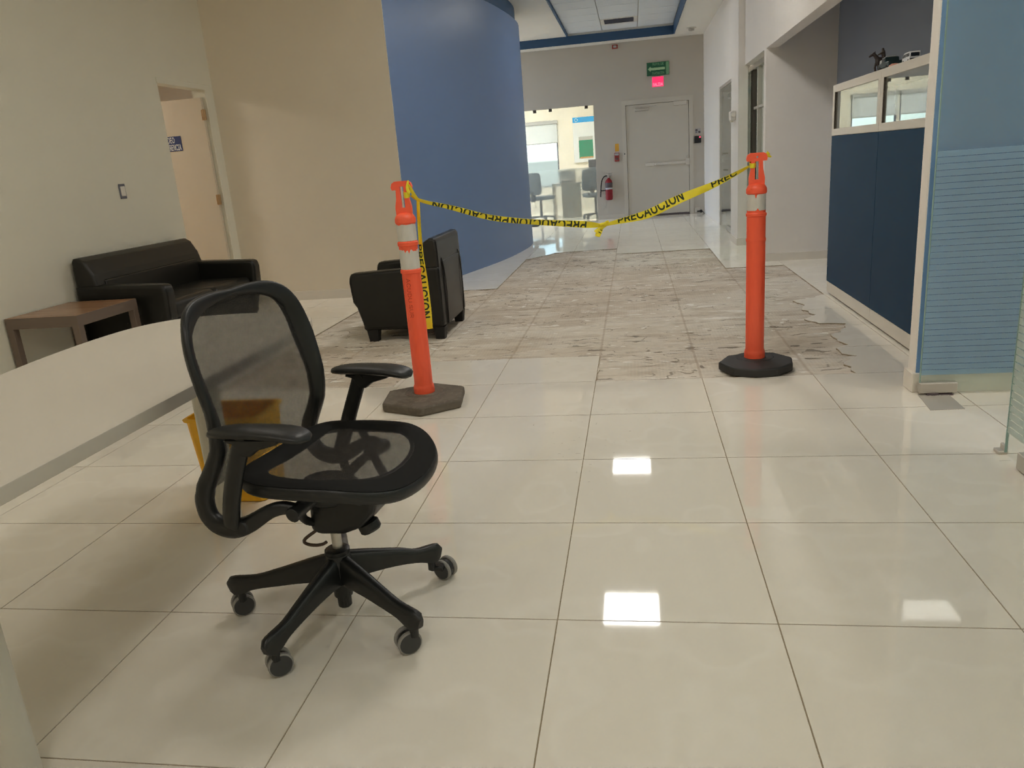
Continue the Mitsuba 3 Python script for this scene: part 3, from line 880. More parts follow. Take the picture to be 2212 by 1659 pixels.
bx = (-0.952, -0.645, 0.768, 1.02)
levels = [(0.028, 0.0), (0.024, 0.004), (0.002, 0.355), (-0.006, 0.357), (-0.008, 0.366), (0.0, 0.37), (0.006, 0.368), (0.006, 0.356), (0.030, 0.012)]
lv = [np.column_stack([rloop(bx[0] + i, bx[1] - i, bx[2] + i, bx[3] - i, 0.03), np.full(24, z)]) for i, z in levels]
k_ = 24
fv, ff = np.vstack(lv + [[[np.mean(bx[:2]), np.mean(bx[2:]), 0.0]], [[np.mean(bx[:2]), np.mean(bx[2:]), 0.012]]]), []
for a in range(len(levels) - 1):
    for i in range(k_):
        j = (i + 1) % k_
        ff += [(a * k_ + i, a * k_ + j, (a + 1) * k_ + j), (a * k_ + i, (a + 1) * k_ + j, (a + 1) * k_ + i)]
n9 = len(levels) * k_
for i in range(k_):
    j = (i + 1) % k_
    ff += [(n9, j, i), (n9 + 1, n9 - k_ + i, n9 - k_ + j)]
obj('body', trimesh.Trimesh(fv, ff, process=False), 'mat_yellow_plastic', b, 40)

# ------------------------------------------------------------------ side table
t = thing('side_table', 'low square side table with a wood top and taupe frame beside the black sofa', 'side table')
x0, x1, y0, y1, zt = -3.345, -2.80, 2.60, 3.24, 0.505
obj('tabletop', cube(x0 + 0.003, x1 - 0.003, y0 + 0.003, y1 - 0.003, zt - 0.018, zt, 0.002), 'mat_wood', t)
ap = sbox(x0, y0, x1, y1).difference(sbox(x0 + 0.03, y0 + 0.03, x1 - 0.03, y1 - 0.03))
obj('apron', extr(ap, zt - 0.075, zt - 0.002), 'mat_wood_frame', t)
for x in (x0, x1 - 0.05):
    for y in (y0, y1 - 0.05):
        obj('leg', cube(x, x + 0.05, y, y + 0.05, 0, zt - 0.07, 0.002), 'mat_wood_frame', t)


# ------------------------------------------------------------------ leather seats (local: x forward from the back, y across, z up)
def club(name, label, catg, W, D, ah, bh, at, rot):
    t = thing(name, label, catg)
    P = lambda m: xf(m, rot, at)
    aw = 0.125
    prof = rounded([(0.0, 0.10), (D - 0.085, 0.10), (D - 0.035, 0.29), (D - 0.012, 0.315), (D, ah - 0.06), (D - 0.015, ah - 0.006), (D - 0.05, ah), (0.12, ah + 0.02), (0.0, ah + 0.02)], 0.02)
    for s in (-1, 1):
        m = stand(pillow(prof, aw, 0.028, 4, 90), 'xz')
        m.apply_translation([0, s * (W / 2 - aw / 2), 0])
        a = obj('arm', P(m), 'mat_leather', t, 50)
    lo = cube(-0.008, 0.20, -W / 2 + aw - 0.01, W / 2 - aw + 0.01, 0.10, ah + 0.05, 0.012)
    pb = rounded([(0.0, ah - 0.06), (0.005, bh - 0.03), (0.02, bh - 0.004), (0.06, bh), (0.11, bh - 0.03), (0.165, ah + 0.10), (0.195, ah - 0.03), (0.195, ah - 0.06)], 0.012)
    up_ = stand(pillow(pb, W - 0.035, 0.022, 4, 80), 'xz')
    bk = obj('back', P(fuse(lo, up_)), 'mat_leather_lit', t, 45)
    for s in (-1, 1):
        obj('piping', P(tube(np.array([(-0.009, 0, 0.11), (-0.010, 0, ah), (0.0, 0, ah + 0.07)]) + [0, s * (W / 2 - aw + 0.005), 0], 0.004, 6, 12, up=(0, 1, 0))), 'mat_piping', bk, True)
    n = 1 if W < 1.1 else 2
    sw = (W - 2 * aw) / n
    for i in range(n):
        m = pillow(rounded([(0.16, -sw / 2 + 0.003), (D - 0.045, -sw / 2 + 0.003), (D - 0.045, sw / 2 - 0.003), (0.16, sw / 2 - 0.003)], 0.03), 0.15, 0.05, 5, 70)
        m.apply_translation([0, -W / 2 + aw + sw * (i + 0.5), 0.365])
        obj('seat_cushion', P(m), 'mat_leather', t, 50)
    obj('base', P(cube(0.03, D - 0.07, -W / 2 + 0.02, W / 2 - 0.02, 0.095, 0.30, 0.015)), 'mat_leather', t, 40)
    for x in (0.05, D - 0.135):
        for s in (-1, 1):
            m = frustum(x - 0.045, x + 0.045, s * (W / 2 - 0.07) - 0.045, s * (W / 2 - 0.07) + 0.045, 0.0, 0.10, 0.012)
            obj('leg', P(m), 'mat_black_matt', t)
    return t


club('sofa', 'black leather two-seat sofa with rounded back against the left wall', 'sofa', 1.52, 0.745, 0.585, 0.815, (-3.335, 4.06, 0), 0.0)
club('armchair', 'black leather armchair turned away beside the orange post on the bare floor', 'armchair', 0.80, 0.72, 0.545, 0.775, (-0.605, 4.10, -0.012), PI)

# ------------------------------------------------------------------ the two orange posts
def post_top(px, py, rot, name, label, white2, poly, bmat, poly_z):
    t = thing(name, label, 'delineator post', 'orange posts holding the tape')
    o = np.array([px, py, 0])
    base_ring = rounded(poly, 0.012)
    m = pillow(base_ring, 0.05, 0.012, 3, 72)
    m.apply_translation([px, py, 0.025])
    rg = lathe([(0.066, 0.0), (0.072, 0.003), (0.105, 0.004), (0.110, 0.0)], 48)
    v = np.array(m.vertices)
    v += 0.0022 * (meshkit.noise(v * 14, 3) - 0.5)[:, None] * [1, 1, 0.6]
    m.vertices = v
    bk = obj('base', m, bmat, t, 40)
    obj('collar', xf(rg, 0, (px, py, 0.049)), bmat, bk, 40)
    L = [(0.052, 0.045), (0.0585, 0.05), (0.0585, 0.075), (0.056, 0.092), (0.0515, 0.10), (0.0515, 0.722)]
    if white2:
        L += [(0.0565, 0.726), (0.0565, 0.742), (0.052, 0.746), (0.0505, 0.85), (0.0505, 0.868), (0.0555, 0.872), (0.0555, 0.889), (0.0505, 0.893)]
    else:
        L += [(0.0545, 0.728), (0.0545, 0.738), (0.0512, 0.743), (0.0512, 0.862), (0.0555, 0.866), (0.0555, 0.878), (0.0505, 0.884)]
    L += [(0.0495, 0.985), (0.0555, 0.99), (0.0555, 1.012), (0.0515, 1.020), (0.046, 1.031), (0.032, 1.040), (0.012, 1.044)]
    body = lathe(L, 48)
    prof = [(-0.041, 1.03), (-0.0425, 1.07), (-0.033, 1.115), (-0.031, 1.160), (-0.052, 1.160), (-0.0555, 1.175), (-0.050, 1.194), (-0.034, 1.204), (0.034, 1.204), (0.050, 1.194), (0.0555, 1.175), (0.052, 1.160), (0.031, 1.160), (0.033, 1.115), (0.0425, 1.07), (0.041, 1.03)]
    ph = Polygon(prof).buffer(-0.004).buffer(0.004).difference(sbox(-0.0105, 1.068, 0.0105, 1.176)) if white2 else Polygon(prof).buffer(-0.004).buffer(0.004).difference(sbox(-0.0105, 1.062, 0.0105, 1.158)).difference(Point(0.002, 1.181).buffer(0.006))
    hm = extr(ph, -0.017, 0.017)
    v = np.array(hm.vertices)
    hm.vertices = np.column_stack([v[:, 0], -v[:, 2], v[:, 1]])
    hm.fix_normals()
    obj('tube', xf(body, 0, (px, py, 0)), 'mat_orange', t, 35)
    obj('handle', xf(hm, rot, (px, py, 0)), 'mat_orange', t, 30)
    # reflective collars with torn edges
    bands = [(0.896, 0.984, 0.0512)] + ([(0.747, 0.852, 0.0522)] if white2 else [])
    for bi, (z0, z1, r) in enumerate(bands):
        n = 120
        a = np.arange(n) * 2 * PI / n
        r1 = np.random.default_rng(31 + bi + (0 if white2 else 7))
        tear = np.interp(a, np.linspace(0, 2 * PI, 46), r1.random(46) ** 3) * (0.022 if white2 and bi == 1 else 0.009)
        if not white2:
            tear = 0.022 * np.exp(-((a - 4.52) / 0.09) ** 2)
        low_t = np.zeros(n) if white2 else 0.012 * np.exp(-((a - 4.72) / 0.12) ** 2)
        bot = np.column_stack([r * np.cos(a), r * np.sin(a), z0 + low_t])
        topr = np.column_stack([r * np.cos(a), r * np.sin(a), z1 - tear])
        inn_b, inn_t = bot * [0.975, 0.975, 1], topr * [0.975, 0.975, 1]
        vv = np.vstack([bot, topr, inn_t, inn_b])
        fs = []
        for q in range(4):
            for i in range(n):
                j = (i + 1) % n
                p_, n_q = q * n, ((q + 1) % 4) * n
                fs += [(p_ + i, p_ + j, n_q + j), (p_ + i, n_q + j, n_q + i)]
        bd = trimesh.Trimesh(vv + o, fs, process=False)
        obj('reflective_band', bd, 'mat_band', t, 30)
    return t


hexa = [(-0.189, -0.20), (-0.222, 0.045), (0.0, 0.185), (0.209, 0.10), (0.244, -0.165), (0.054, -0.305)]
octa = [(-0.215, -0.085), (-0.150, 0.055), (0.0, 0.125), (0.125, 0.095), (0.205, -0.03), (0.185, -0.165), (0.09, -0.262), (-0.03, -0.285), (-0.15, -0.235)]
PL, PR = np.array([-0.35, 2.13]), np.array([1.522, 2.645])
dt = (PR - PL) / np.linalg.norm(PR - PL)
lp = post_top(*PL, 0.10, 'delineator_post', 'orange post with two white bands and worn six-sided base, nearer the office chair', True, hexa, 'mat_rubber', 0)
rp_ = post_top(*PR, -0.05, 'delineator_post', 'orange post with one white band and dark eight-sided base, near the blue cabinet', False, octa, 'mat_rubber_dark', 0)
# marker writing on the left post, running down the tube
wr = text('ACUDU SUR', 0.022, 0.0006, False)
wr = wr.subdivide_to_size(0.012)
v = np.array(wr.vertices)
L_ = v[:, 0].max()
sx = 0.215 / L_
ang = 4.56 + (v[:, 1] - 0.011) / 0.0515
rad = 0.0516 + v[:, 2]
wr.vertices = np.column_stack([PL[0] + rad * np.cos(ang), PL[1] + rad * np.sin(ang), 0.70 - v[:, 0] * sx])
wr.fix_normals()
k_ = obj('handwriting', wr, 'mat_marker', lp)
plabel(k_, 'faded handwritten marker letters')

# ------------------------------------------------------------------ caution tape
tape = thing('caution_tape', 'yellow caution tape with black letters sagging between the two orange posts', 'tape')
d3, n3 = np.array([*dt, 0.0]), np.array([dt[1], -dt[0], 0.0])      # n3 towards the camera


def band(pts, wds, tilts, off=0.0, n=70):
    """A thin ribbon: pts (along, z), width and tilt (radians about its run) per point; gives mesh and a mapper for lettering."""
    pts = np.array(pts, float)
    c = catmull(np.column_stack([pts, np.zeros(len(pts))]), n)[:, :2]
    s = np.r_[0, np.cumsum(np.linalg.norm(np.diff(c, axis=0), axis=1))]
    tl = np.linspace(0, 1, len(pts))
    w = PchipInterpolator(tl, wds)(np.linspace(0, 1, n))
    ti = PchipInterpolator(tl, tilts)(np.linspace(0, 1, n))
    tan = np.gradient(c, axis=0)
    tan /= np.linalg.norm(tan, axis=1, keepdims=True)
    P = np.array([*PL, 0]) + c[:, :1] * d3 + c[:, 1:] * [0, 0, 1] + n3 * off
    up = -tan[:, 1:] * d3 + tan[:, :1] * np.array([0, 0, 1.0])
    up2 = up * np.cos(ti)[:, None] + n3 * np.sin(ti)[:, None]
    nr = n3 * np.cos(ti)[:, None] - up * np.sin(ti)[:, None]
    tk = 0.0008
    rows = [P + up2 * w[:, None] * a / 2 + nr * (b_ * tk + 0.0035 * (1 - a * a) * np.sin(s * 23 + 1)[:, None] * 0.6) for a, b_ in ((-1, 1), (-0.5, 1), (0, 1), (0.5, 1), (1, 1), (1, -1), (0.5, -1), (0, -1), (-0.5, -1), (-1, -1))]
    k = len(rows)
    v = np.stack(rows, 1).reshape(-1, 3)
    f = []
    for i in range(n - 1):
        for j in range(k):
            a, b_, c_, d_ = i * k + j, i * k + (j + 1) % k, (i + 1) * k + (j + 1) % k, (i + 1) * k + j
            f += [(a, b_, c_), (a, c_, d_)]
    f += [(0, j + 1, j) for j in range(1, k - 1)] + [((n - 1) * k, (n - 1) * k + j, (n - 1) * k + j + 1) for j in range(1, k - 1)]
    m = trimesh.Trimesh(v, f, process=False)
    if m.volume < 0:
        m.invert()

    def put(u, y, e, nominal):
        g = lambda arr: np.column_stack([np.interp(u, s, arr[:, q]) for q in range(3)])
        ww = np.interp(u, s, w)
        a = y / nominal * 2
        bow = 0.0035 * (1 - a * a) * np.sin(u * 23 + 1) * 0.6
        return g(P) + g(up2) * (ww * a / 2)[:, None] + g(nr) * (tk + e + bow)[:, None]
    return m, put, s[-1]


def letters(put, length, word, size, nominal, start, flip=False, shift=0.0, squeeze=1.0):
    """Black lettering on the ribbon, cut off where the ribbon is folded over."""
    m = text(word, size, 0.0003, True)
    m.apply_scale([squeeze, 1, 1])
    m.apply_translation([0, -size / 2 + shift, 0])
    for pn, po in (([0, 1, 0], [0, -nominal / 2 + 0.001, 0]), ([0, -1, 0], [0, nominal / 2 - 0.001, 0])):
        m = m.slice_plane(po, pn)
    m = m.subdivide_to_size(0.012)
    v = np.array(m.vertices)
    u, y = v[:, 0], v[:, 1]
    if flip:
        u, y = u.max() - u, -y
    u = u + start
    ok = (u.min() >= 0) and (u.max() <= length)
    m.vertices = put(np.clip(u, 0, length), y, v[:, 2] + 0.0004, nominal)
    return m


left_pts = [(0.045, 1.128), (0.085, 1.100), (0.214, 1.059), (0.334, 1.018), (0.455, 0.979), (0.628, 0.945), (0.805, 0.92), (1.009, 0.893), (1.068, 0.883)]
m, put, Ls = band(left_pts, [0.018, 0.020, 0.026, 0.029, 0.030, 0.030, 0.032, 0.036, 0.012], [0.9, 0.4, 0.25, 0.3, 0.15, 0.35, 0.2, 0.1, 0.4], 0.0)
k_ = obj('ribbon', m, 'mat_tape', tape, 40)
for st in (0.12, 0.55):
    obj('lettering', letters(put, Ls, 'PRECAUCION', 0.050, 0.030, st, True, 0.006, 0.92), 'mat_tape_ink', k_)
right_pts = [(1.068, 0.883), (1.138, 0.897), (1.322, 0.927), (1.42, 0.962), (1.532, 1.002), (1.69, 1.051), (1.822, 1.102), (1.895, 1.134)]
m, put, Ls = band(right_pts, [0.012, 0.030, 0.046, 0.049, 0.045, 0.036, 0.026, 0.016], [0.4, 0.1, -0.1, -0.15, -0.2, 0.0, 0.3, 0.6])
k_ = obj('ribbon', m, 'mat_tape', tape, 40)
obj('lettering', letters(put, Ls, 'PRECAUCION', 0.050, 0.045, 0.085, False, 0.014, 0.86), 'mat_tape_ink', k_)
obj('lettering', letters(put, Ls, 'PREC', 0.050, 0.045, 0.64, False, 0.010, 0.9), 'mat_tape_ink', k_)
tail_pts = [(0.079, 1.106), (0.072, 1.01), (0.066, 0.84), (0.064, 0.64), (0.064, 0.50), (0.066, 0.40)]
m, put, Ls = band(tail_pts, [0.018, 0.020, 0.022, 0.040, 0.046, 0.036], [0.3, 0.5, 0.4, 0.0, -0.1, 0.1], -0.03)
k_ = obj('ribbon', m, 'mat_tape', tape, 40)
obj('lettering', letters(put, Ls, 'PRECAUCION', 0.052, 0.050, 0.24, False, -0.014, 0.86), 'mat_tape_ink', k_)
# knot in the middle with two short ends
K = np.array([*PL, 0]) + 1.068 * d3 + np.array([0, 0, 0.883])
knot = [tube([K + d3 * -0.016 + [0, 0, 0.004], K + n3 * 0.010 + [0, 0, 0.012], K + d3 * 0.016 + [0, 0, 0.006], K + n3 * -0.008 + [0, 0, -0.006], K + d3 * -0.016 + [0, 0, 0.004]], 0.008, 8, 24)]
obj('knot', cat(*knot), 'mat_tape', tape, True)
for pts, wds in (([(1.066, 0.880), (1.052, 0.862), (1.040, 0.846), (1.032, 0.828)], [0.010, 0.022, 0.030, 0.026]), ([(1.070, 0.884), (1.082, 0.898), (1.100, 0.906)], [0.012, 0.016, 0.008]), ([(1.066, 0.880), (1.046, 0.870), (1.022, 0.852)], [0.010, 0.018, 0.022])):
    m, put, Ls = band(pts, wds, [0.2] * len(pts), 0.004, 14)
    kk = obj('ribbon_end', m, 'mat_tape', tape, 40)
    if pts[-1][1] < 0.84:
        obj('lettering', letters(put, Ls, 'U', 0.022, 0.030, 0.02, False, 0, 1.0), 'mat_tape_ink', kk)
# turns round the handles
def turn(P, rot, cx, zc, w, rx=0.013, ry=0.021):
    a = np.linspace(0, 2 * PI, 25)[:-1]
    loopp = np.column_stack([cx + rx * np.cos(a), ry * np.sin(a), zc + 0.006 * np.sin(a)])
    m = sweep(loopp, rrect(0.0016, w, 0.0007, 2), (0, 0, 1), closed=True)
    return xf(m, rot, (P[0], P[1], 0))


obj('wrap', turn(PL, 0.10, 0.0225, 1.137, 0.030, 0.0165), 'mat_tape', tape, 40)
obj('wrap', turn(PR, -0.05, -0.0225, 1.142, 0.026, 0.0165), 'mat_tape', tape, 40)
for pts, wds, tl in (([(0.040, 1.140), (0.030, 1.170), (0.036, 1.198), (0.038, 1.206)], [0.014, 0.018, 0.014, 0.005], 0.3), ([(0.032, 1.185), (0.048, 1.158), (0.062, 1.126), (0.080, 1.104)], [0.014, 0.018, 0.020, 0.014], 0.5)):
    m, put, Ls = band(pts, wds, [tl] * len(pts), 0.024, 16)
    obj('ribbon_end', m, 'mat_tape', tape, 40)
m, put, Ls = band([(1.975, 1.182), (1.995, 1.190), (2.008, 1.200)], [0.012, 0.020, 0.022], [0.5, 0.2, 0.0], 0.004, 12)
obj('ribbon_end', m, 'mat_tape', tape, 40)
m, put, Ls = band([(1.985, 1.190), (2.005, 1.182), (2.022, 1.176)], [0.012, 0.014, 0.006], [0.5, 0.2, 0.0], 0.006, 12)
obj('ribbon_end', m, 'mat_tape', tape, 40)

# ------------------------------------------------------------------ door, sign and switch in the left wall
dk = struct('door_2', cube(-4.17, -3.385, 5.70, 5.74, 0.012, 2.115, 0.002), 'mat_door_warm', label='open interior door seen through the doorway behind the sofa')
for z in (1.95, 1.12, 0.25):
    h_ = cat(cube(-3.40, -3.374, 5.692, 5.72, z - 0.05, z + 0.05, 0.002), cyl((-3.372, 5.694, z - 0.052), (-3.372, 5.694, z + 0.052), 0.008, 12), cube(-3.374, -3.352, 5.69, 5.70, z - 0.05, z + 0.05))
    obj('hinge', h_, 'mat_brass', dk, 30)
obj('lever_handle', cat(cyl((-4.09, 5.70, 1.0), (-4.09, 5.66, 1.0), 0.011, 14), cube(-4.10, -3.98, 5.652, 5.668, 0.99, 1.01, 0.005)), 'mat_steel', dk, 30)
struct('trim_2', cat(cube(-3.49, -3.352, 5.745, 5.765, 0, 2.2), cube(-3.368, -3.348, 5.75, 5.835, 0, 2.235, 0.003), cube(-3.368, -3.348, 4.94, 5.835, 2.185, 2.235, 0.003)), 'mat_wall_left', label='pale casing of the doorway behind the sofa')
sg = thing('door_sign', 'small dark blue sign with white letters on the open door behind the sofa', 'sign')
obj('plate', cube(-3.935, -3.672, 5.694, 5.70, 1.628, 1.772, 0.001), 'mat_sign_blue', sg)
l1 = text('VIDEO', 0.054, 0.001, True, 0.125)
l2 = text('CONFERENCIA', 0.056, 0.001, True, 0.245)
obj('lettering', face_y(l1, -3.868, 5.694, 1.709), 'mat_sign_white', sg)
obj('lettering', face_y(l2, -3.926, 5.694, 1.637), 'mat_sign_white', sg)
sw = thing('light_switch', 'grey wall switch plate with a white rocker on the left wall above the side table', 'light switch')
obj('plate', cube(-3.36, -3.352, 4.102, 4.184, 1.212, 1.332, 0.003), 'mat_plate_grey', sw)
obj('rocker', cube(-3.356, -3.346, 4.116, 4.172, 1.232, 1.312, 0.003), 'mat_white_plastic', sw)

# ------------------------------------------------------------------ far wall: exit door and what hangs beside it
d1 = struct('door_1', cube(0.748, 1.957, YF + 0.004, YF + 0.05, 0.008, 2.168, 0.002), 'mat_door_paint', label='closed beige emergency exit door at the end of the hall')
cs = sbox(0.665, 0, 2.04, 2.262).difference(sbox(0.742, -0.1, 1.963, 2.173))
m = extr(cs, 0, 0.03)
v = np.array(m.vertices)
m.vertices = np.column_stack([v[:, 0], YF - 0.026 + v[:, 2], v[:, 1]])
m.fix_normals()
obj('frame', m, 'mat_door_paint', d1)
obj('push_bar', cat(cube(1.10, 1.28, YF - 0.035, YF + 0.004, 0.985, 1.055, 0.006), cube(1.285, 1.90, YF - 0.06, YF - 0.02, 0.992, 1.048, 0.01), cube(1.89, 1.965, YF - 0.045, YF + 0.004, 0.96, 1.09, 0.008)), 'mat_frame_cream', d1, 30)
obj('closer', cat(cube(0.92, 1.20, YF - 0.045, YF + 0.004, 2.045, 2.10, 0.006), cube(1.03, 1.06, YF - 0.12, YF - 0.03, 2.10, 2.115), cube(1.04, 1.34, YF - 0.13, YF - 0.10, 2.112, 2.124)), 'mat_dull_steel', d1)
obj('strike_box', cube(1.675, 1.92, YF - 0.04, YF + 0.004, 2.095, 2.17, 0.004), 'mat_frame_cream', d1)
obj('lock_box', cube(1.90, 1.935, YF - 0.02, YF + 0.004, 1.03, 1.15, 0.003), 'mat_dull_steel', d1)
obj('threshold', cube(0.70, 1.88, YF - 0.20, YF - 0.07, 0.0, 0.012, 0.003), 'mat_dull_steel', d1)
obj('door_sweep', cube(0.752, 1.953, YF - 0.006, YF + 0.004, 0.008, 0.045), 'mat_dark_label', d1)

gs = thing('exit_arrow_sign', 'green exit route sign with a pale arrow pointing left high on the far wall', 'sign')
gx0, gx1, gz0, gz1 = 1.175, 1.60, 2.672, 2.912
obj('panel', cube(gx0, gx1, YF - 0.03, YF, gz0, gz1, 0.002), 'mat_sign_green', gs)
obj('side_strip', cube(gx1 - 0.062, gx1 - 0.004, YF - 0.032, YF - 0.029, gz0 + 0.004, gz1 - 0.004), 'mat_sign_green_pale', gs)
ar = Polygon([(0.02, 0.12), (0.075, 0.17), (0.075, 0.142), (0.345, 0.142), (0.345, 0.098), (0.075, 0.098), (0.075, 0.07)])
m = extr(ar, 0, 0.002)
obj('arrow', face_y(m, gx0, YF - 0.03, gz0), 'mat_arrow_pale', gs)
obj('lettering', face_y(text('RUTA DE', 0.045, 0.0015, True, 0.215), gx0 + 0.11, YF - 0.03, gz0 + 0.182), 'mat_sign_green_pale', gs)
obj('lettering', face_y(text('EVACUACION', 0.045, 0.0015, True, 0.225), gx0 + 0.105, YF - 0.03, gz0 + 0.018), 'mat_sign_green_pale', gs)
es = thing('lit_exit_sign', 'glowing red exit sign under the green arrow sign on the far wall', 'sign')
obj('box', cube(1.268, 1.492, YF - 0.035, YF, 2.462, 2.652, 0.003), 'mat_white_plastic', es)
scene[numbered(es + '__face')] = mikit.ply(cube(1.272, 1.488, YF - 0.038, YF - 0.035, 2.466, 2.648), 'mat_red_paint', emitter={'type': 'area', 'radiance': rgb((1.25, 0.03, 0.14))})
k_ = numbered(es + '__lettering')
scene[k_] = mikit.ply(face_y(text('SALIDA', 0.055, 0.001, True, 0.19), 1.285, YF - 0.038, 2.482), 'mat_red_paint', emitter={'type': 'area', 'radiance': rgb((1.5, 0.35, 0.5))})

fe = thing('fire_extinguisher', 'red fire extinguisher with black hose hanging left of the exit door', 'fire extinguisher')
ex_, ey_ = 0.362, YF - 0.085
obj('tank', xf(lathe([(0.055, 0.39), (0.068, 0.40), (0.07, 0.42), (0.07, 0.74), (0.062, 0.77), (0.04, 0.795), (0.022, 0.81), (0.022, 0.825)], 32), 0, (ex_, ey_, 0)), 'mat_red_paint', fe, 40)
lb = lathe([(0.0708, 0.60), (0.0708, 0.73)], 32)
obj('label', xf(lb, 0, (ex_, ey_, 0)), 'mat_dark_label', fe, 40)
obj('label', xf(lathe([(0.0712, 0.60), (0.0712, 0.632)], 32), 0, (ex_, ey_, 0)), 'mat_silver_label', fe, 40)
obj('valve', xf(cat(cyl((0, 0, 0.82), (0, 0, 0.86), 0.018, 16), cube(-0.012, 0.075, -0.012, 0.012, 0.865, 0.885, 0.004), cube(-0.02, 0.085, -0.012, 0.012, 0.90, 0.915, 0.004), cube(-0.03, 0.01, -0.012, 0.012, 0.855, 0.915, 0.004)), 0, (ex_, ey_, 0)), 'mat_dull_steel', fe, 30)
obj('hose', xf(tube([(-0.03, 0, 0.865), (-0.09, 0, 0.85), (-0.135, 0, 0.78), (-0.155, 0, 0.68), (-0.165, 0, 0.58), (-0.175, 0, 0.46)], 0.010, 8, 24), 0, (ex_, ey_, 0)), 'mat_black_rubber', fe, True)
obj('bracket', xf(cube(-0.012, 0.012, 0.06, 0.085, 0.70, 0.86, 0.002), 0, (ex_, ey_, 0)), 'mat_black_matt', fe)
obj('hose_clip', xf(cube(-0.175, -0.06, -0.01, 0.01, 0.572, 0.59, 0.002), 0, (ex_, ey_, 0)), 'mat_black_matt', fe)
tag(obj('yellow_card', cube(0.512, 0.588, YF - 0.004, YF, 1.322, 1.468), 'mat_yellow_card'), 'small upright yellow card on the wall above the red alarm box', 'card')
pb_ = thing('fire_alarm_box', 'dull red fire alarm pull box on the wall left of the exit door', 'fire alarm')
obj('body', cube(0.495, 0.59, YF - 0.04, YF, 1.128, 1.298, 0.006), 'mat_red_dull', pb_)
obj('top_plate', cube(0.503, 0.582, YF - 0.043, YF - 0.039, 1.245, 1.29, 0.001), 'mat_poster_grey', pb_)
obj('pull_bar', cube(0.512, 0.573, YF - 0.055, YF - 0.04, 1.165, 1.192, 0.004), 'mat_dark_label', pb_)
tag(obj('key_switch', cat(cyl((0.705, YF, 1.245), (0.705, YF - 0.02, 1.245), 0.022, 20, 0.003), cyl((0.70, YF - 0.02, 1.262), (0.70, YF - 0.03, 1.262), 0.012, 14)), 'mat_black_matt', None, 30), 'small round black key switch beside the frame of the exit door', 'switch')
rd = thing('access_reader', 'small black access reader with a red light right of the exit door', 'card reader')
obj('body', cube(2.06, 2.19, YF - 0.04, YF, 1.36, 1.492, 0.008), 'mat_black_matt', rd)
scene[numbered(rd + '__light')] = mikit.ply(cube(2.15, 2.182, YF - 0.043, YF - 0.04, 1.455, 1.485), 'mat_red_paint', emitter={'type': 'area', 'radiance': rgb((1.6, 0.12, 0.22))})
nt = thing('wall_notice', 'tiny grey pictogram notice above the black access reader', 'notice')
obj('card', cube(2.075, 2.185, YF - 0.003, YF, 1.54, 1.632), 'mat_poster_grey', nt)
obj('mark', cat(cube(2.085, 2.125, YF - 0.004, YF - 0.003, 1.585, 1.622), cube(2.09, 2.115, YF - 0.004, YF - 0.003, 1.555, 1.575), cube(2.14, 2.178, YF - 0.004, YF - 0.003, 1.548, 1.585)), 'mat_dark_label', nt)
ou = thing('wall_outlet', 'wall outlet with a black plug low on the wall right of the exit door', 'outlet')
obj('plate', cube(2.06, 2.16, YF - 0.02, YF - 0.011, 0.03, 0.12, 0.002), 'mat_frame_cream', ou)
obj('plug', cat(cube(2.155, 2.20, YF - 0.10, YF - 0.05, 0.02, 0.075, 0.008), cube(2.10, 2.16, YF - 0.08, YF - 0.06, 0.035, 0.06, 0.004)), 'mat_black_matt', ou)
obj('cord', tube([(2.19, YF - 0.09, 0.05), (2.215, YF - 0.14, 0.03), (2.225, YF - 0.22, 0.008), (2.19, YF - 0.30, 0.006)], 0.006, 8, 16), 'mat_black_matt', ou, True)
sb_ = thing('alarm_strobe', 'small dull red alarm strobe high on the far wall under the blue ceiling edge', 'alarm')
obj('body', cube(0.525, 0.635, YF - 0.05, YF, 3.225, 3.295, 0.006), 'mat_red_dull', sb_)
obj('lens', cube(0.55, 0.61, YF - 0.062, YF - 0.05, 3.24, 3.28, 0.005), 'mat_poster_grey', sb_)
sd = thing('smoke_detector', 'round pale smoke detector on the lowered ceiling near the exit door', 'smoke detector')
obj('base', xf(lathe([(0.075, -0.018), (0.085, -0.012), (0.085, 0.0)], 28), 0, (1.955, 13.3, ZC)), 'mat_white_plastic', sd, 30)
obj('sensor', xf(lathe([(0.02, -0.06), (0.045, -0.055), (0.052, -0.04), (0.05, -0.018)], 28), 0, (1.955, 13.3, ZC)), 'mat_dull_steel', sd, 30)
av = thing('air_vent', 'grey slatted air vent in the blue-edged ceiling recess', 'air vent')
vx, vy = CX0 + 0.01 + tw * 1.5, CY1 - 0.02 - 0.9
obj('frame', xf(extr(sbox(-tw / 2 + 0.01, -0.295, tw / 2 - 0.01, 0.295).difference(sbox(-tw / 2 + 0.07, -0.235, tw / 2 - 0.07, 0.235)), 3.488, 3.505), 0, (vx, vy, 0)), 'mat_white_plastic', av)
for i in range(9):
    obj('slat', xf(cube(-tw / 2 + 0.07, tw / 2 - 0.07, -0.003, 0.003, 3.488, 3.518), 0, (vx, vy - 0.21 + i * 0.0525, 0)), 'mat_plate_grey', av)

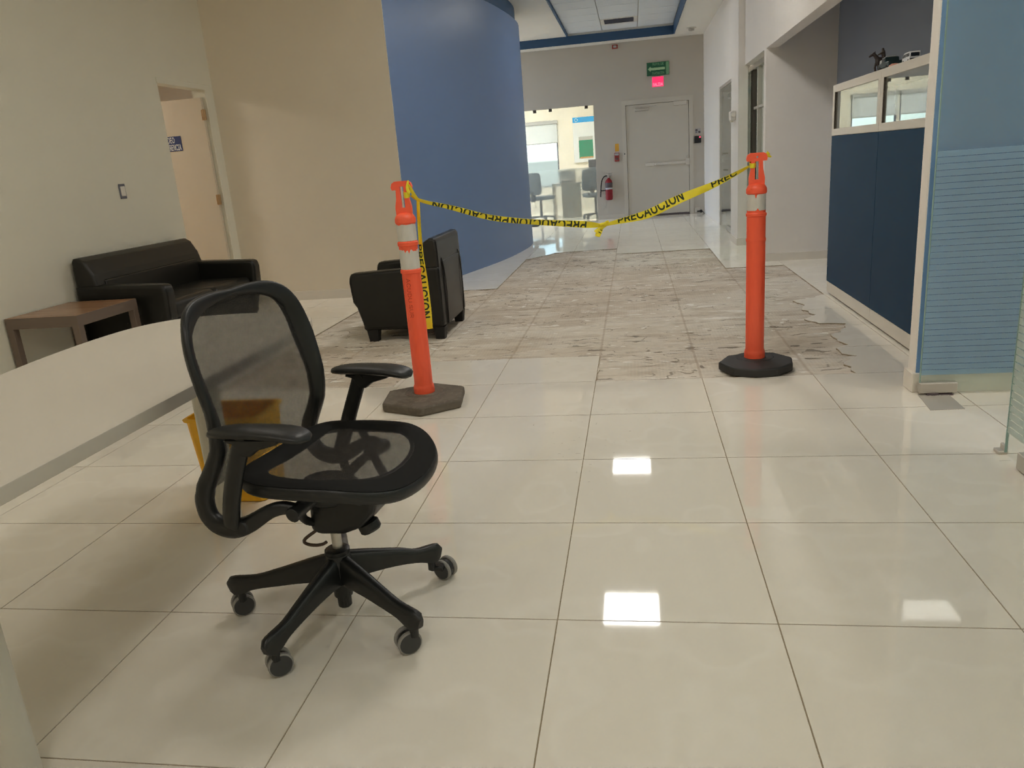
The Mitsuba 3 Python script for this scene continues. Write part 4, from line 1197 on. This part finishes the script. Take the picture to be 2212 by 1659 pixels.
# ------------------------------------------------------------------ the office seen through the pane in the far wall
w2 = struct('window_2', cube(-2.3, 0.115, YF + 0.055, YF + 0.0575, 0.004, 2.24), 'mat_glass', label='tall interior glass pane left of the exit door')
obj('frosted_film', cube(-2.3, 0.115, YF + 0.049, YF + 0.0496, 0.02, 1.06), 'mat_film_far', w2)
for x in (-1.066, -0.748, -0.028, -1.6):
    obj('clip', cube(x - 0.03, x + 0.03, YF + 0.035, YF + 0.075, 2.185, 2.24, 0.003), 'mat_dark_trim', w2)
for i, (xa, xb) in enumerate(((-1.9, -0.93), (-3.15, -1.97))):
    w3 = struct(f'window_{3 + i}', cube(xa, xb, 17.66, 17.663, 0.62, 2.13), 'mat_glass', label=['bright office window with a roller blind', 'second office window with a roller blind'][i])
    fr = sbox(xa, 0.62, xb, 2.13).difference(sbox(xa + 0.03, 0.65, xb - 0.03, 2.10))
    m = extr(fr, 0, 0.05)
    v = np.array(m.vertices)
    m.vertices = np.column_stack([v[:, 0], 17.625 + v[:, 2], v[:, 1]])
    m.fix_normals()
    obj('frame', m, 'mat_plate_grey', w3)
    rb = thing('roller_blind', ['white roller blind half drawn in the office window seen beside the blue wall', 'white roller blind on the office window hidden behind the blue wall'][i], 'roller blind')
    obj('cassette', cube(xa - 0.02, xb + 0.02, 17.52, 17.595, 2.09, 2.17, 0.01), 'mat_poster_grey', rb)
    obj('cloth', cube(xa + 0.0, xb, 17.56, 17.562, 1.66, 2.10), 'mat_blind', rb)
    obj('bottom_bar', cube(xa, xb, 17.552, 17.57, 1.645, 1.665, 0.004), 'mat_poster_grey', rb)
po = thing('poster_board', 'white notice board with a blue header on the office wall', 'notice board')
obj('board', cube(-0.545, 0.20, 17.545, 17.570, 1.15, 2.19, 0.003), 'mat_poster_white', po)
obj('header', cube(-0.545, 0.20, 17.542, 17.545, 2.07, 2.19), 'mat_poster_blue', po)
ring_l = Point(-0.46, 2.13).buffer(0.04).difference(Point(-0.46, 2.13).buffer(0.031))
m = extr(unary_union([ring_l, Point(0.16, 2.13).buffer(0.03)]), 0, 0.001)
obj('logo', face_y(m, 0, 17.542, 0), 'mat_poster_white', po)
gp = thing('green_poster', 'green poster with a grey top pinned to the white notice board', 'poster')
obj('sheet', cube(-0.415, -0.08, 17.538, 17.542, 1.24, 1.74), 'mat_poster_green', gp)
obj('top_strip', cube(-0.415, -0.08, 17.536, 17.538, 1.66, 1.74), 'mat_poster_grey', gp)
obj('bottom_strip', cube(-0.40, -0.08, 17.536, 17.538, 1.24, 1.275), 'mat_poster_tan', gp)
ck_ = thing('office_counter', 'white office desk with a front panel behind the frosted glass', 'desk')
obj('worktop', cube(-0.92, 0.70, 15.5, 16.2, 0.72, 0.75, 0.004), 'mat_white_laminate', ck_)
obj('front_panel', cube(-0.72, -0.30, 15.56, 15.59, 0.0, 0.72, 0.003), 'mat_white_edge', ck_)
obj('side_panel', cube(-0.92, -0.895, 15.55, 16.18, 0.0, 0.72, 0.003), 'mat_white_edge', ck_)
obj('side_panel', cube(0.67, 0.695, 15.55, 16.18, 0.0, 0.72, 0.003), 'mat_white_edge', ck_)
pr_ = thing('printer', 'grey office printer standing on the white desk behind the frosted glass', 'printer')
obj('body', cube(-0.78, -0.42, 15.75, 16.1, 0.75, 0.98, 0.02), 'mat_poster_grey', pr_)
obj('paper_tray', cube(-0.74, -0.46, 15.66, 15.76, 0.79, 0.81, 0.004), 'mat_white_plastic', pr_)
obj('lid', cube(-0.79, -0.41, 15.74, 16.11, 0.98, 1.03, 0.012), 'mat_white_plastic', pr_)
mo_ = thing('monitor', 'grey computer monitor on the white desk behind the frosted glass', 'monitor')
obj('screen', cube(-0.12, 0.42, 15.95, 15.98, 0.86, 1.20, 0.006), 'mat_plate_grey', mo_)
obj('stand', cat(cube(0.12, 0.18, 15.98, 16.0, 0.75, 0.95), cube(0.03, 0.27, 15.9, 16.08, 0.75, 0.762, 0.003)), 'mat_dull_steel', mo_)


def task_chair(x, y, rot, name_label):
    t = thing('task_chair', name_label, 'office chair')
    P = lambda m: xf(m, rot, (x, y, 0))
    obj('seat', P(cube(-0.24, 0.24, -0.24, 0.24, 0.44, 0.52, 0.03)), 'mat_gray_fabric', t)
    bk = stand(pillow(rounded([(-0.23, 0.56), (0.23, 0.56), (0.21, 1.02), (-0.21, 1.02)], 0.08), 0.06, 0.025, 3, 48), 'xz')
    bk.apply_translation([0, 0.25, 0])
    obj('back', P(bk), 'mat_gray_fabric', t, 40)
    obj('back_bar', P(cube(-0.03, 0.03, 0.20, 0.30, 0.42, 0.62, 0.006)), 'mat_black_plastic', t)
    obj('column', P(cyl((0, 0, 0.08), (0, 0, 0.44), 0.025, 16)), 'mat_black_plastic', t, 30)
    for i in range(5):
        a = i * 2 * PI / 5
        e = np.array([math.cos(a), math.sin(a), 0])
        l_ = obj('leg', P(cat(sweep(np.array([e * 0.02 + [0, 0, 0.09], e * 0.28 + [0, 0, 0.07]]), rrect(0.04, 0.03, 0.008), (0, 0, 1)))), 'mat_black_plastic', t)
        obj('castor', P(cyl(e * 0.28 + np.array([-e[1], e[0], 0]) * 0.02 + [0, 0, 0.028], e * 0.28 - np.array([-e[1], e[0], 0]) * 0.02 + [0, 0, 0.028], 0.028, 16)), 'mat_black_plastic', l_, 30)
    return t


task_chair(-1.15, 15.15, 2.6, 'grey office chair left of the white desk, blurred by the frosted glass')
task_chair(0.05, 14.95, 0.3, 'grey office chair in front of the white desk, blurred by the frosted glass')
tag(obj('door_mat', cube(-1.5, -1.05, 13.62, 13.98, 0.0, 0.012, 0.004), 'mat_black_matt'), 'black mat on the floor in front of the far glass pane beside the blue wall', 'mat')

# ------------------------------------------------------------------ glass doors on the right
d3_ = struct('door_3', cube(2.266, 2.2685, 9.26, 11.53, 0.012, 2.14), 'mat_glass_dark', label='glass door between the column and the exit door')
obj('top_rail', cube(2.254, 2.28, 9.26, 11.53, 2.12, 2.16, 0.003), 'mat_dull_steel', d3_)
obj('closer', cat(cube(2.272, 2.325, 9.7, 10.25, 1.93, 2.0, 0.006), cube(2.272, 2.325, 10.4, 10.55, 1.93, 2.0, 0.006)), 'mat_poster_grey', d3_)
obj('door_handle', cat(tube([(2.21, 10.45, 0.86), (2.21, 10.45, 1.2)], 0.013, 12), cube(2.21, 2.266, 10.44, 10.46, 0.9, 0.92), cube(2.21, 2.266, 10.44, 10.46, 1.14, 1.16), tube([(2.21, 10.62, 0.86), (2.21, 10.62, 1.2)], 0.013, 12), cube(2.21, 2.266, 10.61, 10.63, 0.9, 0.92), cube(2.21, 2.266, 10.61, 10.63, 1.14, 1.16)), 'mat_steel', d3_, 30)
obj('bottom_clamp', cube(2.25, 2.29, 9.8, 10.5, 0.012, 0.09, 0.003), 'mat_dull_steel', d3_)
obj('jamb', cube(2.252, 2.30, 11.50, 11.545, 0.0, 2.16, 0.004), 'mat_frame_cream', d3_)
d4 = struct('door_4', cube(2.36, 2.3625, 7.06, 9.15, 0.012, 2.18), 'mat_glass_dark', label='glass door between the column and the cabinet niche')
for y, w_ in ((8.66, 0.018), (8.52, 0.018), (8.12, 0.05), (7.3, 0.03)):
    obj('frame_post', cube(2.335, 2.39, y - w_ / 2, y + w_ / 2, 0.0, 2.155, 0.002), 'mat_dull_steel' if w_ > 0.02 else 'mat_dark_trim', d4)
obj('top_rail', cube(2.335, 2.39, 7.06, 9.15, 2.125, 2.185, 0.003), 'mat_dull_steel', d4)
obj('middle_rail', cube(2.34, 2.385, 7.03, 8.46, 1.66, 1.69, 0.002), 'mat_dull_steel', d4)
# the open door in front of the blue wall
d5 = struct('door_5', cube(2.213, 3.05, 1.990, 1.9925, 0.012, 2.7), 'mat_glass', label='open frosted glass door folded against the blue wall')
film = mikit.ply(cube(2.215, 3.048, -0.0003, 0.0003, 0, 0.0252), 'mat_film')
for i in range(37):
    scene[numbered(d5 + '__film_stripe')] = {**film, 'to_world': T().translate([0, 1.9885, 0.10 + i * 0.0286])}
obj('edge', cube(2.209, 2.213, 1.986, 1.996, 0.012, 2.7), 'mat_glass_edge', d5)
obj('floor_clamp', cube(2.207, 2.38, 1.972, 2.010, 0.010, 0.062, 0.003), 'mat_dull_steel', d5)
obj('pivot', cat(cyl((2.27, 1.99, 0.0), (2.27, 1.99, 0.012), 0.03, 18), cube(2.24, 2.36, 1.965, 2.02, 0.0, 0.006)), 'mat_dark_label', d5, 30)
tag(obj('floor_plate', Polygon and extr(Polygon([(2.205, 1.995), (2.343, 1.975), (2.332, 1.752), (2.18, 1.744)]), 0.0, 0.0022), 'mat_dull_steel'), 'flat steel hinge plate let into the floor under the glass door clamp', 'floor plate')
w1 = struct('window_1', cube(2.258, 2.2605, -4.4, 1.178, 0.015, 2.7), 'mat_glass', label='fixed frosted glass panel at the right edge of the picture')
obj('edge', cube(2.2545, 2.2645, 1.175, 1.179, 0.015, 2.7), 'mat_glass_edge', w1)
film = mikit.ply(cube(-0.0003, 0.0003, -4.4, 1.174, 0, 0.0252), 'mat_film_pale')
for i in range(37):
    scene[numbered(w1 + '__film_stripe')] = {**film, 'to_world': T().translate([2.2565, 0, 0.10 + i * 0.0286])}
obj('floor_clamp', cube(2.236, 2.282, 0.90, 1.04, 0.004, 0.07, 0.003), 'mat_dull_steel', w1)
tag(obj('door_stop', cat(cube(2.238, 2.275, 1.19, 1.235, 0.0, 0.014, 0.003), cube(2.262, 2.275, 1.19, 1.235, 0.0, 0.035, 0.003)), 'mat_dull_steel'), 'tiny steel door stop on the floor at the foot of the right-hand glass panel', 'door stop')
ic = thing('emergency_light', 'white plastic emergency light fixed to the side of the white column', 'emergency light')
obj('body', cube(2.10, 2.167, 8.72, 8.95, 1.56, 1.68, 0.012), 'mat_white_plastic', ic)
obj('lamp_head', cyl((2.13, 8.70, 1.63), (2.13, 8.74, 1.63), 0.03, 18, 0.004), 'mat_white_plastic', ic, 30)
obj('lamp_head', cyl((2.13, 8.88, 1.545), (2.13, 8.88, 1.57), 0.022, 18, 0.004), 'mat_white_plastic', ic, 30)

# ------------------------------------------------------------------ cabinet in the niche and the models on it
cb = thing('storage_cabinet', 'tall navy blue cabinet with glass upper doors in the wall niche', 'cabinet')
X0, X1, Y0, Y1, YM = 2.43, 2.90, 2.42, 4.875, 3.645
obj('body', cat(cube(X0 + 0.02, X1, Y1 - 0.02, Y1, 0.02, 1.62), cube(X0 + 0.02, X1, Y0, Y0 + 0.02, 0.02, 1.62), cube(X0 + 0.02, X1, Y0, Y1, 1.60, 1.64, 0.002), cube(X0 + 0.02, X1, Y0, Y1, 1.255, 1.275), cube(X0 + 0.03, X1, Y0, Y1, 0.02, 0.04)), 'mat_frame_cream', cb)
obj('back_panel', cube(X1 - 0.012, X1, Y0 + 0.02, Y1 - 0.02, 0.04, 1.6), 'mat_dark_inside', cb)
obj('shelf', cube(X0 + 0.06, X1 - 0.012, Y0 + 0.02, Y1 - 0.02, 1.276, 1.284), 'mat_dark_inside', cb)
for ya, yb in ((YM + 0.002, Y1), (Y0, YM - 0.002)):
    d_ = obj('door', cube(X0, X0 + 0.02, ya, yb, 0.104, 1.265, 0.0015), 'mat_navy', cb)
    fr = sbox(ya, 1.268, yb, 1.645).difference(sbox(ya + 0.055, 1.318, yb - 0.055, 1.592))
    m = extr(fr, 0, 0.022)
    v = np.array(m.vertices)
    m.vertices = np.column_stack([X0 - 0.002 + v[:, 2], v[:, 0], v[:, 1]])
    m.fix_normals()
    f_ = obj('window_frame', m, 'mat_frame_cream', cb)
    obj('pane', cube(X0 + 0.010, X0 + 0.0125, ya + 0.05, yb - 0.05, 1.31, 1.60), 'mat_glass', f_)
    obj('bead', cat(cube(X0 + 0.0, X0 + 0.012, yb - 0.0565, yb - 0.054, 1.318, 1.592), cube(X0 + 0.0, X0 + 0.012, ya + 0.054, ya + 0.0565, 1.318, 1.592)), 'mat_dark_trim', f_)
    obj('plinth', cube(X0 + 0.004, X0 + 0.02, ya, yb, 0.012, 0.102, 0.001), 'mat_frame_cream', cb)
ZT = 1.64
hf = thing('horse_figurine', 'small dark horse figurine with a rider at the left end of the cabinet top', 'figurine')
HX, HY = 2.545, 4.04


def hb(*seg):
    import manifold3d as m3
    out = m3.Manifold()
    for (p, r1), (q, r2) in seg:
        a = m3.Manifold.sphere(r1, 14).translate(tuple(p))
        b_ = m3.Manifold.sphere(r2, 14).translate(tuple(q))
        out = out + m3.Manifold.batch_hull([a, b_])
    out = out.refine_to_length(0.006)
    r = out.to_mesh()
    m = trimesh.Trimesh(r.vert_properties[:, :3], r.tri_verts)
    trimesh.smoothing.filter_taubin(m, iterations=8)
    return m


horse = hb((((0, -0.045, 0.082), 0.019), ((0, 0.03, 0.085), 0.019)), (((0, 0.03, 0.09), 0.015), ((0, 0.058, 0.125), 0.010)), (((0, 0.056, 0.128), 0.0095), ((0, 0.085, 0.112), 0.006)),
           (((0, 0.052, 0.13), 0.003), ((0, 0.05, 0.142), 0.002)),
           (((0.010, 0.035, 0.075), 0.010), ((0.012, 0.045, 0.042), 0.006)), (((0.012, 0.045, 0.042), 0.006), ((0.012, 0.038, 0.006), 0.006)),
           (((-0.010, 0.035, 0.075), 0.010), ((-0.012, 0.03, 0.042), 0.006)), (((-0.012, 0.03, 0.042), 0.006), ((-0.012, 0.025, 0.006), 0.006)),
           (((0.010, -0.045, 0.078), 0.013), ((0.012, -0.05, 0.042), 0.007)), (((0.012, -0.05, 0.042), 0.007), ((0.012, -0.042, 0.006), 0.006)),
           (((-0.010, -0.045, 0.078), 0.013), ((-0.012, -0.06, 0.042), 0.007)), (((-0.012, -0.06, 0.042), 0.007), ((-0.012, -0.055, 0.006), 0.006)),
           (((0, -0.062, 0.09), 0.005), ((0, -0.078, 0.05), 0.006)))
obj('horse', xf(horse, PI / 2, (HX, HY, ZT + 0.008)), 'mat_bronze', hf, 60)
rider = hb((((0, -0.005, 0.105), 0.013), ((0, 0.0, 0.135), 0.013)), (((0, 0.0, 0.138), 0.008), ((0, 0.002, 0.152), 0.0085)), (((0.012, 0, 0.135), 0.005), ((0.014, 0.025, 0.12), 0.0045)), (((-0.012, 0, 0.135), 0.005), ((-0.014, 0.025, 0.12), 0.0045)), (((0.016, -0.002, 0.10), 0.007), ((0.022, 0.01, 0.062), 0.005)), (((-0.016, -0.002, 0.10), 0.007), ((-0.022, 0.01, 0.062), 0.005)))
obj('rider', xf(rider, PI / 2, (HX, HY, ZT + 0.008)), 'mat_dark_trim', hf, 60)
obj('plinth', cube(HX - 0.10, HX + 0.10, HY - 0.035, HY + 0.035, ZT, ZT + 0.008, 0.002), 'mat_bronze', hf)


def model_car(name, label, cx, cy, L, body_prof, win_polys, bm, wheels, W, sc=1.0):
    t = thing(name, label, 'model vehicle')
    P = lambda m: xf(m.copy().apply_scale(sc), 0, (cx, cy, ZT))
    m = stand(pillow(rounded(body_prof, 0.004), W, 0.006, 2, 70), 'yz')
    obj('body', P(m), bm, t, 40)
    for s in (-1, 1):
        for wp in win_polys:
            g = extr(Polygon(wp), 0, 0.001)
            v = np.array(g.vertices)
            g.vertices = np.column_stack([s * (W / 2 + v[:, 2]), v[:, 0], v[:, 1]])
            g.fix_normals()
            obj('side_window', P(g), 'mat_model_glass', t)
        for wy, wr in wheels:
            obj('wheel', P(cyl((s * (W / 2 - 0.012), wy, wr), (s * (W / 2 + 0.001), wy, wr), wr, 20, 0.002)), 'mat_black_rubber', t, 30)
    return t


tr_ = model_car('model_truck', 'small dark model pickup truck beside the horse figurine on the cabinet', 2.50, 3.72, 0.22,
                [(-0.11, 0.016), (0.11, 0.016), (0.11, 0.045), (0.045, 0.048), (0.03, 0.078), (-0.03, 0.078), (-0.045, 0.05), (-0.11, 0.048)],
                [[(-0.025, 0.052), (0.028, 0.052), (0.02, 0.071), (-0.02, 0.071)]], 'mat_green_model', ((0.07, 0.017), (-0.07, 0.017)), 0.085)
obj('cargo', xf(cube(-0.035, 0.035, 0.05, 0.105, 0.045, 0.07, 0.004), 0, (2.50, 3.72, ZT)), 'mat_silver_model', tr_)
obj('roof_rack', xf(cube(-0.03, 0.03, -0.025, 0.025, 0.078, 0.084, 0.002), 0, (2.50, 3.72, ZT)), 'mat_silver_model', tr_)
tag(obj('figurine_base', xf(lathe([(0.035, 0.0), (0.038, 0.004), (0.032, 0.016), (0.018, 0.024), (0.0, 0.026)], 24), 0, (2.475, 3.545, ZT)), 'mat_peach', None, 40), 'small peach-coloured ornament between the model truck and the white van', 'ornament')
vn = model_car('model_van', 'small white model van on top of the cabinet near the right-hand white post', 2.50, 3.33, 0.2,
               [(-0.10, 0.014), (0.10, 0.014), (0.104, 0.035), (0.098, 0.05), (0.07, 0.082), (0.055, 0.092), (-0.10, 0.095), (-0.104, 0.06)],
               [[(0.052, 0.052), (0.082, 0.052), (0.062, 0.078), (0.052, 0.08)], [(0.0, 0.054), (0.044, 0.054), (0.044, 0.08), (0.0, 0.08)], [(-0.092, 0.056), (-0.01, 0.056), (-0.01, 0.082), (-0.092, 0.082)]], 'mat_white_model', ((0.065, 0.017), (-0.065, 0.017)), 0.09, 0.66)
g = extr(Polygon([(-0.038, -0.004), (0.038, -0.004), (0.034, 0.030), (-0.034, 0.030)]), 0, 0.001)
obj('rear_window', xf(face_y(extr(sbox(-0.036, 0.052, 0.036, 0.082), 0, 0.001), 0, -0.104, 0).apply_scale(0.66), 0, (2.50, 3.33, ZT)), 'mat_model_glass', vn)
obj('rear_bumper', xf(cube(-0.044, 0.044, -0.112, -0.10, 0.014, 0.036, 0.003).apply_scale(0.66), 0, (2.50, 3.33, ZT)), 'mat_black_matt', vn)
